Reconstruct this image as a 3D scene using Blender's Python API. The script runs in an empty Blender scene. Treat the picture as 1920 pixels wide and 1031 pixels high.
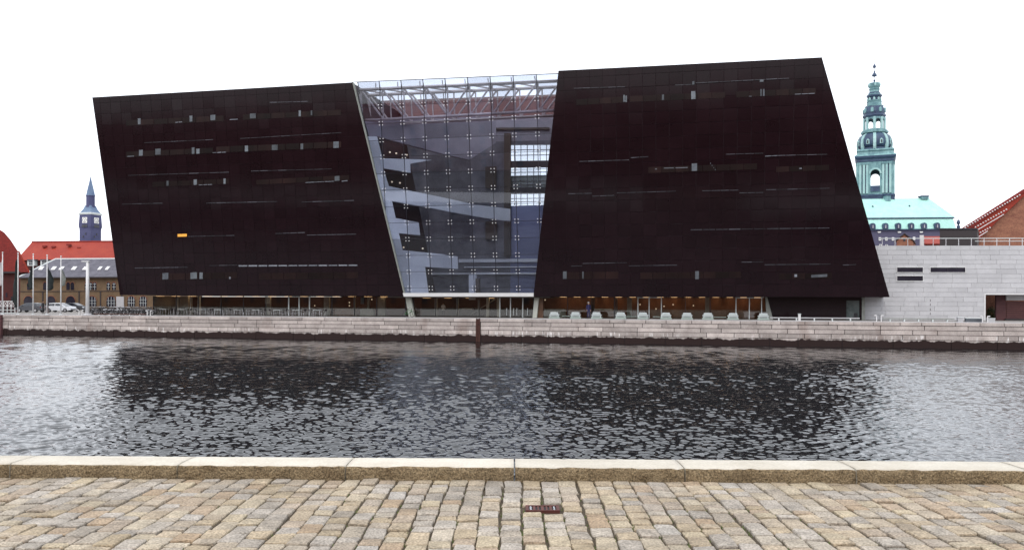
import bpy, bmesh, math, random
import numpy as np
from mathutils import Vector, Matrix

random.seed(7)
R = math.radians
scene = bpy.context.scene
col = scene.collection

# ------------------------------------------------------------------ camera
FPX, HX, HY, ROLL = 1600.0, 960.0, 567.0, 0.0035      # focal length and horizon of the 1920 px wide photograph
EYE = Vector((0, 0, 1.65))
cd = bpy.data.cameras.new('camera')
cam = bpy.data.objects.new('camera', cd); col.objects.link(cam)
cd.sensor_width = 36; cd.sensor_fit = 'HORIZONTAL'; cd.lens = 36 * FPX / 1920
cd.shift_y = (HY - 515.5) / 1920
cd.clip_start = 0.1; cd.clip_end = 6000
cam.matrix_world = Matrix.Translation(EYE) @ Matrix.Rotation(R(90), 4, 'X') @ Matrix.Rotation(ROLL, 4, 'Z')
scene.camera = cam

# ------------------------------------------------------------------ world, sun, exposure
SUN_EL, SUN_AZ = 52, 200      # azimuth clockwise from +Y
world = bpy.data.worlds.new('World'); scene.world = world; world.use_nodes = True
nt = world.node_tree; nt.nodes.clear()
out = nt.nodes.new('ShaderNodeOutputWorld')
sky = nt.nodes.new('ShaderNodeTexSky'); sky.sky_type = 'NISHITA'; sky.sun_disc = False
sky.sun_elevation = R(SUN_EL); sky.sun_rotation = R(SUN_AZ); sky.dust_density = 4; sky.air_density = 1.0
b1 = nt.nodes.new('ShaderNodeBackground'); b1.inputs[1].default_value = 0.05
nt.links.new(sky.outputs[0], b1.inputs[0])
b2 = nt.nodes.new('ShaderNodeBackground'); b2.inputs[0].default_value = (0.965, 0.985, 1.03, 1); b2.inputs[1].default_value = 1.55  # even cloud cover
ad = nt.nodes.new('ShaderNodeAddShader')
nt.links.new(b1.outputs[0], ad.inputs[0]); nt.links.new(b2.outputs[0], ad.inputs[1]); nt.links.new(ad.outputs[0], out.inputs[0])
sl = bpy.data.lights.new('sun', 'SUN'); sl.energy = 0.8; sl.angle = R(18); sl.color = (1, 0.96, 0.9)
so = bpy.data.objects.new('sun', sl); col.objects.link(so)
sdir = Vector((math.sin(R(SUN_AZ)) * math.cos(R(SUN_EL)), math.cos(R(SUN_AZ)) * math.cos(R(SUN_EL)), math.sin(R(SUN_EL))))
so.rotation_euler = sdir.to_track_quat('Z', 'Y').to_euler(); so.location = (0, -20, 60)
vs = scene.view_settings
vs.view_transform = 'Standard'; vs.look = 'None'; vs.exposure = 0.0; vs.gamma = 1; vs.use_curve_mapping = False

# ------------------------------------------------------------------ helpers: points
def ray(px, py):
    u, v = px - HX, HY - py
    k = math.sqrt(1 + ROLL * ROLL)
    return Vector(((u - ROLL * v) / k / FPX, 1, (v + ROLL * u) / k / FPX))
def atd(px, py, Y): return EYE + ray(px, py) * Y
def onp(px, py, P, N):
    d = ray(px, py)
    return EYE + d * ((P - EYE).dot(N) / d.dot(N))
def V(*a): return Vector(a)
Z = V(0, 0, 1)
GZ = -0.11          # level of the far quay

# ------------------------------------------------------------------ helpers: materials
def node(nt, t, **kw):
    n = nt.nodes.new(t)
    for k, v in kw.items(): setattr(n, k, v)
    return n
def rand_factor(nt):
    oi = node(nt, 'ShaderNodeObjectInfo'); ge = node(nt, 'ShaderNodeNewGeometry')
    a = node(nt, 'ShaderNodeMath', operation='ADD')
    nt.links.new(oi.outputs['Random'], a.inputs[0]); nt.links.new(ge.outputs['Random Per Island'], a.inputs[1])
    f = node(nt, 'ShaderNodeMath', operation='FRACT'); nt.links.new(a.outputs[0], f.inputs[0])
    return f.outputs[0], ge.outputs['Position']
def mat(name, c1, c2=None, rough=.7, scale=3., stretch=(1, 1, 1), bump=0., bscale=None, spec=.4, var=0., metal=0., contrast=.5, fine=0.):
    m = bpy.data.materials.new(name); m.use_nodes = True
    nt = m.node_tree; bs = nt.nodes['Principled BSDF']
    bs.inputs['Roughness'].default_value = rough; bs.inputs['Specular IOR Level'].default_value = spec
    bs.inputs['Metallic'].default_value = metal
    rf, pos = rand_factor(nt)
    mp = node(nt, 'ShaderNodeMapping'); mp.inputs['Scale'].default_value = stretch
    nt.links.new(pos, mp.inputs[0])
    nz = node(nt, 'ShaderNodeTexNoise'); nz.inputs['Scale'].default_value = scale; nz.inputs['Detail'].default_value = 6
    nz.inputs['Roughness'].default_value = .62
    nt.links.new(mp.outputs[0], nz.inputs['Vector'])
    rp = node(nt, 'ShaderNodeValToRGB')
    rp.color_ramp.elements[0].position = .5 - contrast * .4; rp.color_ramp.elements[1].position = .5 + contrast * .4
    rp.color_ramp.elements[0].color = (*c1, 1); rp.color_ramp.elements[1].color = (*(c2 or c1), 1)
    nt.links.new(nz.outputs[0], rp.inputs[0]); src = rp.outputs[0]
    if var:
        mr = node(nt, 'ShaderNodeMapRange'); mr.inputs[3].default_value = 1 - var; mr.inputs[4].default_value = 1 + var
        nt.links.new(rf, mr.inputs[0])
        mx = node(nt, 'ShaderNodeMix', data_type='RGBA', blend_type='MULTIPLY'); mx.inputs[0].default_value = 1
        nt.links.new(src, mx.inputs[6]); nt.links.new(mr.outputs[0], mx.inputs[7]); src = mx.outputs[2]
    if fine:
        n2 = node(nt, 'ShaderNodeTexNoise'); n2.inputs['Scale'].default_value = scale * 14; n2.inputs['Detail'].default_value = 3
        nt.links.new(pos, n2.inputs['Vector'])
        mr = node(nt, 'ShaderNodeMapRange'); mr.inputs[1].default_value = .3; mr.inputs[2].default_value = .7
        mr.inputs[3].default_value = 1 - fine; mr.inputs[4].default_value = 1 + fine
        nt.links.new(n2.outputs[0], mr.inputs[0])
        mx = node(nt, 'ShaderNodeMix', data_type='RGBA', blend_type='MULTIPLY'); mx.inputs[0].default_value = 1
        nt.links.new(src, mx.inputs[6]); nt.links.new(mr.outputs[0], mx.inputs[7]); src = mx.outputs[2]
    nt.links.new(src, bs.inputs['Base Color'])
    if bump:
        nb = node(nt, 'ShaderNodeTexNoise'); nb.inputs['Scale'].default_value = bscale or scale * 4; nb.inputs['Detail'].default_value = 5
        nt.links.new(mp.outputs[0], nb.inputs['Vector'])
        bu = node(nt, 'ShaderNodeBump'); bu.inputs['Distance'].default_value = bump; bu.inputs['Strength'].default_value = 1
        nt.links.new(nb.outputs[0], bu.inputs['Height']); nt.links.new(bu.outputs[0], bs.inputs['Normal'])
    return m
def glass(name, tint, refl=1.0, rough=.02, ior=1.5, var=0.):
    m = bpy.data.materials.new(name); m.use_nodes = True
    nt = m.node_tree; nt.nodes.clear()
    o = node(nt, 'ShaderNodeOutputMaterial'); t = node(nt, 'ShaderNodeBsdfTransparent'); g = node(nt, 'ShaderNodeBsdfGlossy')
    t.inputs[0].default_value = (*tint, 1); g.inputs['Roughness'].default_value = rough; g.inputs[0].default_value = (refl, refl, refl, 1)
    if var:
        rf, _ = rand_factor(nt)
        mr = node(nt, 'ShaderNodeMapRange'); mr.inputs[3].default_value = 1 - var; mr.inputs[4].default_value = 1 + var
        mu = node(nt, 'ShaderNodeMix', data_type='RGBA', blend_type='MULTIPLY'); mu.inputs[0].default_value = 1; mu.inputs[6].default_value = (*tint, 1)
        nt.links.new(rf, mr.inputs[0]); nt.links.new(mr.outputs[0], mu.inputs[7]); nt.links.new(mu.outputs[2], t.inputs[0])
    # Schlick reflectance, the same for both faces of the pane
    ge = node(nt, 'ShaderNodeNewGeometry'); vm = node(nt, 'ShaderNodeVectorMath', operation='DOT_PRODUCT')
    nt.links.new(ge.outputs['Normal'], vm.inputs[0]); nt.links.new(ge.outputs['Incoming'], vm.inputs[1])
    def mth(op, a, b):
        n = node(nt, 'ShaderNodeMath', operation=op)
        for i, q in enumerate((a, b)):
            if isinstance(q, (int, float)): n.inputs[i].default_value = q
            else: nt.links.new(q, n.inputs[i])
        return n.outputs[0]
    k = ((ior - 1) / (ior + 1)) ** 2
    fr = mth('ADD', mth('MULTIPLY', mth('POWER', mth('SUBTRACT', 1, mth('ABSOLUTE', vm.outputs['Value'], 0)), 5), (1 - k) * min(1, k / .04)), k)
    mx = node(nt, 'ShaderNodeMixShader')
    nt.links.new(fr, mx.inputs[0]); nt.links.new(t.outputs[0], mx.inputs[1]); nt.links.new(g.outputs[0], mx.inputs[2])
    nt.links.new(mx.outputs[0], o.inputs[0])
    return m
def emit(name, c, s):
    m = bpy.data.materials.new(name); m.use_nodes = True
    bs = m.node_tree.nodes['Principled BSDF']
    bs.inputs['Base Color'].default_value = (*c, 1); bs.inputs['Emission Color'].default_value = (*c, 1); bs.inputs['Emission Strength'].default_value = s
    return m

M = {}
M['granite'] = mat('black_granite', (.0080, .0030, .0047), (.0118, .0049, .0070), rough=.13, scale=.22, spec=.19, var=.12, fine=.08)
M['granite_core'] = mat('granite_joint', (0.025, 0.0125, 0.0175), rough=.6, spec=.2)
M['slit'] = mat('slit_window_glass', (.022, .022, .028), (.085, .085, .10), rough=.3, scale=.5, var=.6)
M['slit_lit'] = mat('slit_window_painted_lit', (0.16, 0.176, 0.208), (0.24, 0.256, 0.288), rough=.3, scale=.8, var=.25)  # pale tone painted in for the lit sills behind the slits
M['band'] = mat('tinted_window_band', (.006, .003, .003), (.017, .0075, .007), rough=.3, scale=.35, spec=.2, stretch=(1.6, 1.6, .3), var=.5)
M['blind'] = mat('window_blind', (0.05616, 0.0624, 0.07488), (0.1435, 0.1622, 0.181), rough=.6, scale=.6, var=.5)
M['white'] = mat('white_paint', (0.6552, 0.6552, 0.6552), (0.588, 0.588, 0.588), rough=.5, scale=2)
M['offwhite'] = mat('off_white_metal', (.62, .66, .66), (.52, .56, .56), rough=.45, scale=2)
M['glass_atrium'] = glass('atrium_glass', (.765, .785, .84), .9, var=.10)
M['glass_roof'] = glass('roof_glass', (.95, .965, .97), .5, ior=1.12)
M['glass_floor'] = glass('ground_floor_glass', (.88, .87, .84), .9)
M['glass_clear'] = glass('clear_glass', (.95, .97, .97), .8)
M['dark_steel'] = mat('dark_steel', (.02, .018, .025), rough=.4)
M['truss'] = mat('truss_paint', (.52, .47, .47), (.43, .385, .39), rough=.45, scale=2)
M['spider'] = mat('spider_fitting_white', (.85, .85, .88), rough=.35)
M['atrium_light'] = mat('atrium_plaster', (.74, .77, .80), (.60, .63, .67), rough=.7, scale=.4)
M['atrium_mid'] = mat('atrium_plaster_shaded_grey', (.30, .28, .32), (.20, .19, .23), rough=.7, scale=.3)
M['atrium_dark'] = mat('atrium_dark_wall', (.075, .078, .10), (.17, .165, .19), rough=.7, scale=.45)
M['atrium_reflection'] = mat('atrium_painted_reflection', (.25, .12, .105), (.17, .11, .12), rough=.7, scale=.5)  # red that paints in the brick building mirrored by the glass
M['atrium_blue'] = mat('atrium_blue_grey', (.13, .15, .26), (.18, .20, .32), rough=.6, scale=.4, stretch=(.3, .3, 3))
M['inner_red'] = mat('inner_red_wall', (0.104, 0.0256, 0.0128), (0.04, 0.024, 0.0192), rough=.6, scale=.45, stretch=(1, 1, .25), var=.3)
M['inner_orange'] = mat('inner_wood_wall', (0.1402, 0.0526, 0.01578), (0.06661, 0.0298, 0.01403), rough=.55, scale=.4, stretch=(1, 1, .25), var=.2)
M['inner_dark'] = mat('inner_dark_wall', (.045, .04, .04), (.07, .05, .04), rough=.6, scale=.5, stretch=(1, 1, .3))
M['inner_grey'] = mat('inner_grey_green', (.26, .27, .25), (.18, .19, .17), rough=.6)
M['column'] = mat('leaning_column_plaster', (.58, .60, .54), (.48, .50, .44), rough=.6, scale=1)
M['wood_counter'] = mat('counter_wood', (.18, .09, .05), (.1, .05, .03), rough=.5)
M['amber'] = emit('amber_lit_window', (.8, .36, .05), .32)
M['lamp'] = emit('pendant_lamp_glow', (1, .82, .6), .7)
M['clad'] = mat('pale_sandstone_cladding', (0.417, 0.417, 0.4327), (0.49, 0.49, 0.5056), rough=.75, scale=.7, var=.07, fine=.05, bump=.002)
M['clad_core'] = mat('cladding_joint', (.30, .29, .29), rough=.8)
M['brick'] = mat('weathered_brick', (0.168, 0.063, 0.042), (0.2772, 0.126, 0.0756), rough=.85, scale=.8, fine=.35, stretch=(1, 1, 2.2), bump=.01, var=.1)
M['brick_maroon'] = mat('maroon_brick', (.07, .03, .035), (.12, .05, .05), rough=.8, scale=2, stretch=(.3, .3, 5), fine=.2)
M['red_wall'] = mat('red_rendered_wall', (0.042, 0.00588, 0.00504), (0.0714, 0.01008, 0.0084), rough=.8, scale=.5, fine=.2)
M['red_tile'] = mat('red_roof_tile', (0.2142, 0.01428, 0.005712), (0.2713, 0.02856, 0.009996), rough=.7, scale=.35, fine=.22, bump=.02, bscale=4)
M['red_tile_dark'] = mat('dark_red_roof_tile', (0.1404, 0.01021, 0.008938), (0.2042, 0.01788, 0.01277), rough=.75, scale=.35, fine=.25, bump=.02, bscale=4)
M['slate'] = mat('grey_slate', (0.0462, 0.04368, 0.06048), (0.105, 0.1008, 0.126), rough=.6, scale=.9, fine=.35, bump=.02, bscale=5)
M['yellow_brick'] = mat('brown_yellow_brick', (0.1092, 0.0714, 0.04032), (0.1848, 0.1218, 0.0714), rough=.85, scale=.6, fine=.3, bump=.01)
M['trim_dark'] = mat('dark_trim', (.035, .028, .03), rough=.7)
M['window_dark'] = mat('dark_window_glass', (.012, .012, .02), (.03, .03, .045), rough=.12, scale=.6, spec=.5)
M['copper'] = mat('pale_green_copper', (0.3074, 0.5618, 0.4982), (0.3816, 0.636, 0.5724), rough=.6, scale=.12, stretch=(3, 3, .35), fine=.08)
M['spire_light'] = mat('pale_blue_green_copper', (.20, .36, .37), (.34, .50, .49), rough=.6, scale=.5, stretch=(1, 1, .4), fine=.2)
M['copper_mid'] = mat('green_copper', (0.0575, 0.1323, 0.161), (0.2185, 0.391, 0.3967), rough=.6, scale=.5, stretch=(1, 1, .5), fine=.15)
M['copper_dark'] = mat('blue_dark_copper', (0.01512, 0.02688, 0.0714), (0.042, 0.0798, 0.1344), rough=.5, scale=.5, fine=.2)
M['palace_wall'] = mat('violet_grey_wall', (0.063, 0.0588, 0.105), (0.0798, 0.0756, 0.126), rough=.8, scale=.1)
M['tower_brick'] = mat('blue_violet_brick', (.042, .044, .105), (.07, .073, .15), rough=.8, scale=.15, fine=.1)
M['tower_copper'] = mat('blue_grey_copper', (0.0756, 0.1176, 0.21), (0.1344, 0.1974, 0.2856), rough=.6, scale=.15, fine=.15)
M['quay_core'] = mat('quay_joint', (.025, .018, .02), rough=.9)
M['rust'] = mat('rusty_steel', (0.091, 0.0315, 0.021), (0.0385, 0.0175, 0.0154), rough=.8, scale=6, bump=.004)
M['rust_red'] = mat('rusty_red_iron', (.11, .030, .022), (.06, .018, .015), rough=.7, scale=14, bump=.002)
M['asphalt'] = mat('promenade_paving', (.19, .18, .17), (.25, .235, .22), rough=.9, scale=.6, fine=.1)
M['soil'] = mat('joint_sand', (.045, .034, .022), (.085, .066, .042), rough=1, scale=5, fine=.3, bump=.006)
M['black_cloth'] = mat('black_cloth', (.02, .02, .024), rough=.9)
M['blue_cloth'] = mat('dark_blue_cloth', (.03, .03, .10), (.02, .02, .07), rough=.9, scale=8)
M['white_cloth'] = mat('white_cloth', (.65, .64, .62), rough=.9)
M['brown_cloth'] = mat('brown_cloth', (.10, .04, .025), rough=.9)
M['skin'] = mat('skin', (.48, .29, .21), rough=.6)
M['hair_white'] = mat('white_hair', (.7, .69, .67), rough=.8)
M['hair_dark'] = mat('dark_hair', (.03, .02, .015), rough=.8)
M['flag_dark'] = mat('dark_green_flag', (.012, .02, .018), (.025, .028, .03), rough=.9, scale=2)
M['flag_white'] = mat('white_red_flag', (.60, .58, .58), (.5, .45, .46), rough=.9, scale=2)
M['flag_grey'] = mat('grey_green_flag', (.16, .18, .16), (.25, .25, .24), rough=.9, scale=3)
M['tyre'] = mat('tyre_rubber', (.015, .015, .016), rough=.8)
M['rim'] = mat('wheel_rim', (.5, .5, .52), rough=.3, metal=.7)
M['car_silver'] = mat('silver_white_car_paint', (.66, .68, .72), rough=.25, spec=.6)
M['car_dark'] = mat('dark_car_paint', (.06, .065, .075), rough=.25, spec=.6)
M['car_glass'] = mat('car_glass', (.02, .025, .035), rough=.05, spec=.6)
M['headlight'] = mat('headlight_lens', (.7, .72, .74), rough=.1)
M['bike'] = mat('bicycle_paint', (.03, .03, .035), (.10, .09, .09), rough=.35, scale=.4, var=.8)
M['bike_green'] = mat('green_bicycle_paint', (.05, .16, .06), rough=.35)
M['chrome'] = mat('bare_metal', (.6, .6, .62), rough=.25, metal=.8)
M['lounge'] = mat('pale_moulded_plastic', (0.504, 0.5544, 0.5544), (0.4536, 0.504, 0.504), rough=.4, scale=2)
M['lounge_base'] = mat('pale_green_plinth', (.30, .36, .33), rough=.6)
M['leaf'] = mat('bush_leaf', (.045, .085, .02), (.09, .13, .03), rough=.6, scale=4, var=.4)
M['clock'] = mat('clock_dial', (.75, .75, .72), rough=.5)
M['greenish_glass'] = mat('greenish_door_glass', (.03, .045, .045), (.10, .12, .12), rough=.1, scale=1.2)

def quay_material():
    m = mat('quay_granite', (0.3135, 0.2695, 0.2508), (0.5005, 0.4455, 0.4158), rough=.85, scale=.9, var=.24, fine=.16, bump=.012, bscale=6)
    nt = m.node_tree; bs = nt.nodes['Principled BSDF']
    src = bs.inputs['Base Color'].links[0].from_socket
    ge = node(nt, 'ShaderNodeNewGeometry'); sx = node(nt, 'ShaderNodeSeparateXYZ'); nt.links.new(ge.outputs['Position'], sx.inputs[0])
    def noise(st, sc, det=4):
        mp = node(nt, 'ShaderNodeMapping'); mp.inputs['Scale'].default_value = st; nt.links.new(ge.outputs['Position'], mp.inputs[0])
        n = node(nt, 'ShaderNodeTexNoise'); n.inputs['Scale'].default_value = sc; n.inputs['Detail'].default_value = det
        nt.links.new(mp.outputs[0], n.inputs['Vector']); return n.outputs[0]
    def rng(s, a, b, c, d):
        r = node(nt, 'ShaderNodeMapRange'); r.inputs[1].default_value = a; r.inputs[2].default_value = b; r.inputs[3].default_value = c; r.inputs[4].default_value = d
        nt.links.new(s, r.inputs[0]); return r.outputs[0]
    def math_(op, a, b):
        n = node(nt, 'ShaderNodeMath', operation=op)
        for i, s in enumerate((a, b)):
            if isinstance(s, (int, float)): n.inputs[i].default_value = s
            else: nt.links.new(s, n.inputs[i])
        return n.outputs[0]
    def mix(f, a, c):
        mx = node(nt, 'ShaderNodeMix', data_type='RGBA'); nt.links.new(f, mx.inputs[0]); nt.links.new(a, mx.inputs[6]); mx.inputs[7].default_value = (*c, 1)
        return mx.outputs[2]
    # brown damp blotches, salt runs above the tide line, algae below it
    blot = rng(noise((1, 1, .5), .35), .6, .78, 0, .6)
    src = mix(blot, src, (.17, .10, .075))
    zz = math_('ADD', sx.outputs[2], math_('MULTIPLY', math_('SUBTRACT', noise((1, 1, .4), 1.3), .5), .75))
    salt = math_('MULTIPLY', rng(noise((4, 4, .5), 1.1, 5), .56, .62, 0, 1), rng(math_('ABSOLUTE', math_('ADD', zz, 1.72), 0), .12, .34, 1, 0))
    salt = math_('MULTIPLY', salt, rng(noise((1, 1, 1), .22, 3), .42, .6, .12, 1))
    src = mix(math_('MULTIPLY', salt, .9), src, (.78, .75, .74))
    alg = rng(zz, -1.98, -1.88, 1, 0)
    src = mix(alg, src, (.018, .007, .006))
    nt.links.new(src, bs.inputs['Base Color'])
    return m
M['quay'] = quay_material()

def sett_material():
    m = bpy.data.materials.new('sett_stone'); m.use_nodes = True
    nt = m.node_tree; bs = nt.nodes['Principled BSDF']; bs.inputs['Roughness'].default_value = .8; bs.inputs['Specular IOR Level'].default_value = .3
    rf, pos = rand_factor(nt)
    rp = node(nt, 'ShaderNodeValToRGB'); cr = rp.color_ramp; cr.interpolation = 'LINEAR'
    stops = [(0, (0.2838, 0.2279, 0.1505)), (.18, (0.3526, 0.2881, 0.2064)), (.34, (0.258, 0.2279, 0.1892)), (.5, (0.3354, 0.301, 0.258)), (.62, (0.3612, 0.301, 0.2064)), (.74, (.30, .262, .215)), (.86, (0.30, 0.222, 0.145)), (.93, (.325, .30, .265)), (1, (0.2838, 0.2279, 0.1591))]
    cr.elements[0].position = 0; cr.elements[0].color = (*stops[0][1], 1); cr.elements[1].position = 1; cr.elements[1].color = (*stops[-1][1], 1)
    for p, c in stops[1:-1]:
        e = cr.elements.new(p); e.color = (*c, 1)
    nt.links.new(rf, rp.inputs[0])
    src = rp.outputs[0]
    for sc, lo, hi, a, b in ((7, .35, .68, .80, 1.14), (60, .32, .7, .60, 1.42), (1.1, .35, .65, .92, 1.18)):
        n = node(nt, 'ShaderNodeTexNoise'); n.inputs['Scale'].default_value = sc; n.inputs['Detail'].default_value = 5; nt.links.new(pos, n.inputs['Vector'])
        mr = node(nt, 'ShaderNodeMapRange'); mr.inputs[1].default_value = lo; mr.inputs[2].default_value = hi; mr.inputs[3].default_value = a; mr.inputs[4].default_value = b
        nt.links.new(n.outputs[0], mr.inputs[0])
        mx = node(nt, 'ShaderNodeMix', data_type='RGBA', blend_type='MULTIPLY'); mx.inputs[0].default_value = 1
        nt.links.new(src, mx.inputs[6]); nt.links.new(mr.outputs[0], mx.inputs[7]); src = mx.outputs[2]
    nt.links.new(src, bs.inputs['Base Color'])
    n = node(nt, 'ShaderNodeTexNoise'); n.inputs['Scale'].default_value = 28; n.inputs['Detail'].default_value = 6; nt.links.new(pos, n.inputs['Vector'])
    bu = node(nt, 'ShaderNodeBump'); bu.inputs['Distance'].default_value = .02; bu.inputs['Strength'].default_value = .8
    nt.links.new(n.outputs[0], bu.inputs['Height']); nt.links.new(bu.outputs[0], bs.inputs['Normal'])
    return m
M['sett'] = sett_material()
M['kerb'] = mat('kerb_granite_top', (.46, .42, .345), (.56, .525, .45), rough=.8, scale=3, fine=.10, bump=.004, bscale=30, var=.06)
M['kerb_face'] = mat('kerb_face_mossy', (.12, .085, .046), (.29, .225, .135), rough=.95, scale=5, fine=.6, bump=.03, bscale=34, contrast=.6)
M['moss'] = mat('moss_tuft', (.07, .10, .025), (.13, .15, .05), rough=.9, scale=20, var=.4)

def water_material():
    m = bpy.data.materials.new('harbour_water'); m.use_nodes = True
    nt = m.node_tree; bs = nt.nodes['Principled BSDF']
    bs.inputs['Base Color'].default_value = (.010, .012, .013, 1); bs.inputs['Roughness'].default_value = .03
    bs.inputs['IOR'].default_value = 1.62; bs.inputs['Specular IOR Level'].default_value = .5
    ge = node(nt, 'ShaderNodeNewGeometry')
    prev = None
    for st, sc, dist in (((.55, 1, 1), 5.0, .010), ((.6, 1, 1), 12, .003)):
        mp = node(nt, 'ShaderNodeMapping'); mp.inputs['Scale'].default_value = st; mp.inputs['Rotation'].default_value = (0, 0, .12)
        nt.links.new(ge.outputs['Position'], mp.inputs[0])
        n = node(nt, 'ShaderNodeTexNoise'); n.inputs['Scale'].default_value = sc; n.inputs['Detail'].default_value = 2
        nt.links.new(mp.outputs[0], n.inputs['Vector'])
        bu = node(nt, 'ShaderNodeBump'); bu.inputs['Distance'].default_value = dist; bu.inputs['Strength'].default_value = 1
        nt.links.new(n.outputs[0], bu.inputs['Height'])
        if prev: nt.links.new(prev, bu.inputs['Normal'])
        prev = bu.outputs[0]
    nt.links.new(prev, bs.inputs['Normal'])
    return m
M['water'] = water_material()

# ------------------------------------------------------------------ helpers: meshes and objects
W = {}        # world origin of each object (no thing below is rotated while it is being built)
def tag(o, label=None, cat=None, group=None, kind=None):
    if label: o['label'] = label
    if cat: o['category'] = cat
    if group: o['group'] = group
    if kind: o['kind'] = kind
    return o
def thing(name, label, cat, loc=(0, 0, 0), group=None):
    o = bpy.data.objects.new(name, None); col.objects.link(o); o.location = loc; o.empty_display_size = .3
    W[o] = Vector(loc)
    return tag(o, label, cat, group)
def link(name, me, parent=None, origin=V(0, 0, 0), rot=None):
    o = bpy.data.objects.new(name, me); col.objects.link(o)
    W[o] = Vector(origin)
    if parent: o.parent = parent
    loc = W[o] - (W[parent] if parent else V(0, 0, 0))
    o.matrix_basis = Matrix.Translation(loc) @ (rot.to_4x4() if rot else Matrix.Identity(4))
    return o
class MB:
    def __init__(s): s.v = []; s.f = []
    def add(s, vs, fs):
        b = len(s.v); s.v += [tuple(v) for v in vs]; s.f += [tuple(b + i for i in f) for f in fs]; return s
    def prism(s, pts, ext):
        n = len(pts); ext = Vector(ext)
        vs = [Vector(p) for p in pts]; vs += [p + ext for p in vs]
        return s.add(vs, [tuple(range(n)), tuple(range(2 * n - 1, n - 1, -1))] + [(i, (i + 1) % n, n + (i + 1) % n, n + i) for i in range(n)])
    def obox(s, p, ex, ey, ez):
        p, ex, ey, ez = map(Vector, (p, ex, ey, ez))
        return s.prism([p, p + ex, p + ex + ey, p + ey], ez)
    def box(s, c, size, ax=(V(1, 0, 0), V(0, 1, 0), V(0, 0, 1))):
        a = [ax[i] * size[i] for i in range(3)]
        return s.obox(Vector(c) - (a[0] + a[1] + a[2]) / 2, *a)
    def tube(s, p0, p1, r, r2=None, n=8):
        p0, p1 = Vector(p0), Vector(p1); d = (p1 - p0).normalized(); r2 = r if r2 is None else r2
        a = d.orthogonal().normalized(); b = d.cross(a)
        vs = []
        for p, q in ((p0, r), (p1, r2)):
            for i in range(n):
                t = 2 * math.pi * i / n; vs.append(p + (a * math.cos(t) + b * math.sin(t)) * q)
        return s.add(vs, [(i, (i + 1) % n, n + (i + 1) % n, n + i) for i in range(n)] + [tuple(range(n - 1, -1, -1)), tuple(range(n, 2 * n))])
    def lathe(s, c, prof, n=12, ph=0., sq=None):
        c = Vector(c); vs = []
        for r, z in prof:
            for i in range(n):
                t = 2 * math.pi * (i + ph) / n
                vs.append(c + V(max(r, .001) * math.cos(t), max(r, .001) * math.sin(t), z))
        m = len(prof); fs = []
        for j in range(m - 1):
            for i in range(n): fs.append((j * n + i, j * n + (i + 1) % n, (j + 1) * n + (i + 1) % n, (j + 1) * n + i))
        fs += [tuple(range(n - 1, -1, -1)), tuple(range((m - 1) * n, m * n))]
        return s.add(vs, fs)
    def torus(s, c, rad, r, axis='Y', n=18, k=6):
        vs = []; fs = []
        for i in range(n):
            t = 2 * math.pi * i / n
            for j in range(k):
                q = 2 * math.pi * j / k; rr = rad + r * math.cos(q)
                p = (rr * math.cos(t), r * math.sin(q), rr * math.sin(t)) if axis == 'Y' else (rr * math.cos(t), rr * math.sin(t), r * math.sin(q))
                vs.append(Vector(c) + Vector(p))
        for i in range(n):
            for j in range(k): fs.append((i * k + j, ((i + 1) % n) * k + j, ((i + 1) % n) * k + (j + 1) % k, i * k + (j + 1) % k))
        return s.add(vs, fs)
    def mesh(s, name, m, off=V(0, 0, 0), smooth=False):
        me = bpy.data.meshes.new(name)
        me.from_pydata([(v[0] - off[0], v[1] - off[1], v[2] - off[2]) for v in s.v], [], s.f); me.materials.append(m)
        bm = bmesh.new(); bm.from_mesh(me); bmesh.ops.recalc_face_normals(bm, faces=bm.faces); bm.to_mesh(me); bm.free()
        if smooth:
            for p in me.polygons: p.use_smooth = True
        return me
    def build(s, name, m, parent=None, smooth=False):
        a = np.array(s.v); o = V((a[:, 0].min() + a[:, 0].max()) / 2, (a[:, 1].min() + a[:, 1].max()) / 2, a[:, 2].min())
        return link(name, s.mesh(name, m, o, smooth), parent, o)
def copy_tree(o, parent=None):
    c = o.copy(); col.objects.link(c); c.parent = parent; W[c] = W.get(o, V(0, 0, 0))
    for ch in o.children: copy_tree(ch, c)
    return c
def clip(poly, conv):
    """clip a 2-d polygon by a convex counter-clockwise one"""
    out = list(poly)
    for i in range(len(conv)):
        a, b = conv[i], conv[(i + 1) % len(conv)]; inp = out; out = []
        side = lambda p: (b[0] - a[0]) * (p[1] - a[1]) - (b[1] - a[1]) * (p[0] - a[0])
        for j in range(len(inp)):
            p, q = inp[j], inp[(j + 1) % len(inp)]; sp, sq = side(p), side(q)
            if sp >= 0: out.append(p)
            if (sp >= 0) != (sq >= 0):
                t = sp / (sp - sq); out.append((p[0] + (q[0] - p[0]) * t, p[1] + (q[1] - p[1]) * t))
        if not out: return []
    return out
def area(p): return abs(sum(p[i][0] * p[(i + 1) % len(p)][1] - p[(i + 1) % len(p)][0] * p[i][1] for i in range(len(p)))) / 2
def bevel_unit_box(name, m, b=.03):
    me = bpy.data.meshes.new(name); bm = bmesh.new(); bmesh.ops.create_cube(bm, size=1)
    bmesh.ops.bevel(bm, geom=bm.edges[:], offset=b, segments=1, affect='EDGES'); bm.to_mesh(me); bm.free(); me.materials.append(m)
    return me

# ------------------------------------------------------------------ the setting: ground, water, quays
KT = -.015                                     # slope of the near kerb line
def kerb_y(x): return 7.92 + KT * x
QA, QB = V(-63.8, 107.4, 0), V(47.2, 80.3, 0)
eq = (QB - QA).normalized(); nq = V(eq.y, -eq.x, 0)
if nq.y > 0: nq = -nq                          # towards the camera
QM = atd(960, 600, 1); 
def quay_at(px):
    p = onp(px, 600, QA, nq); return V(p.x, p.y, GZ)

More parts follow.
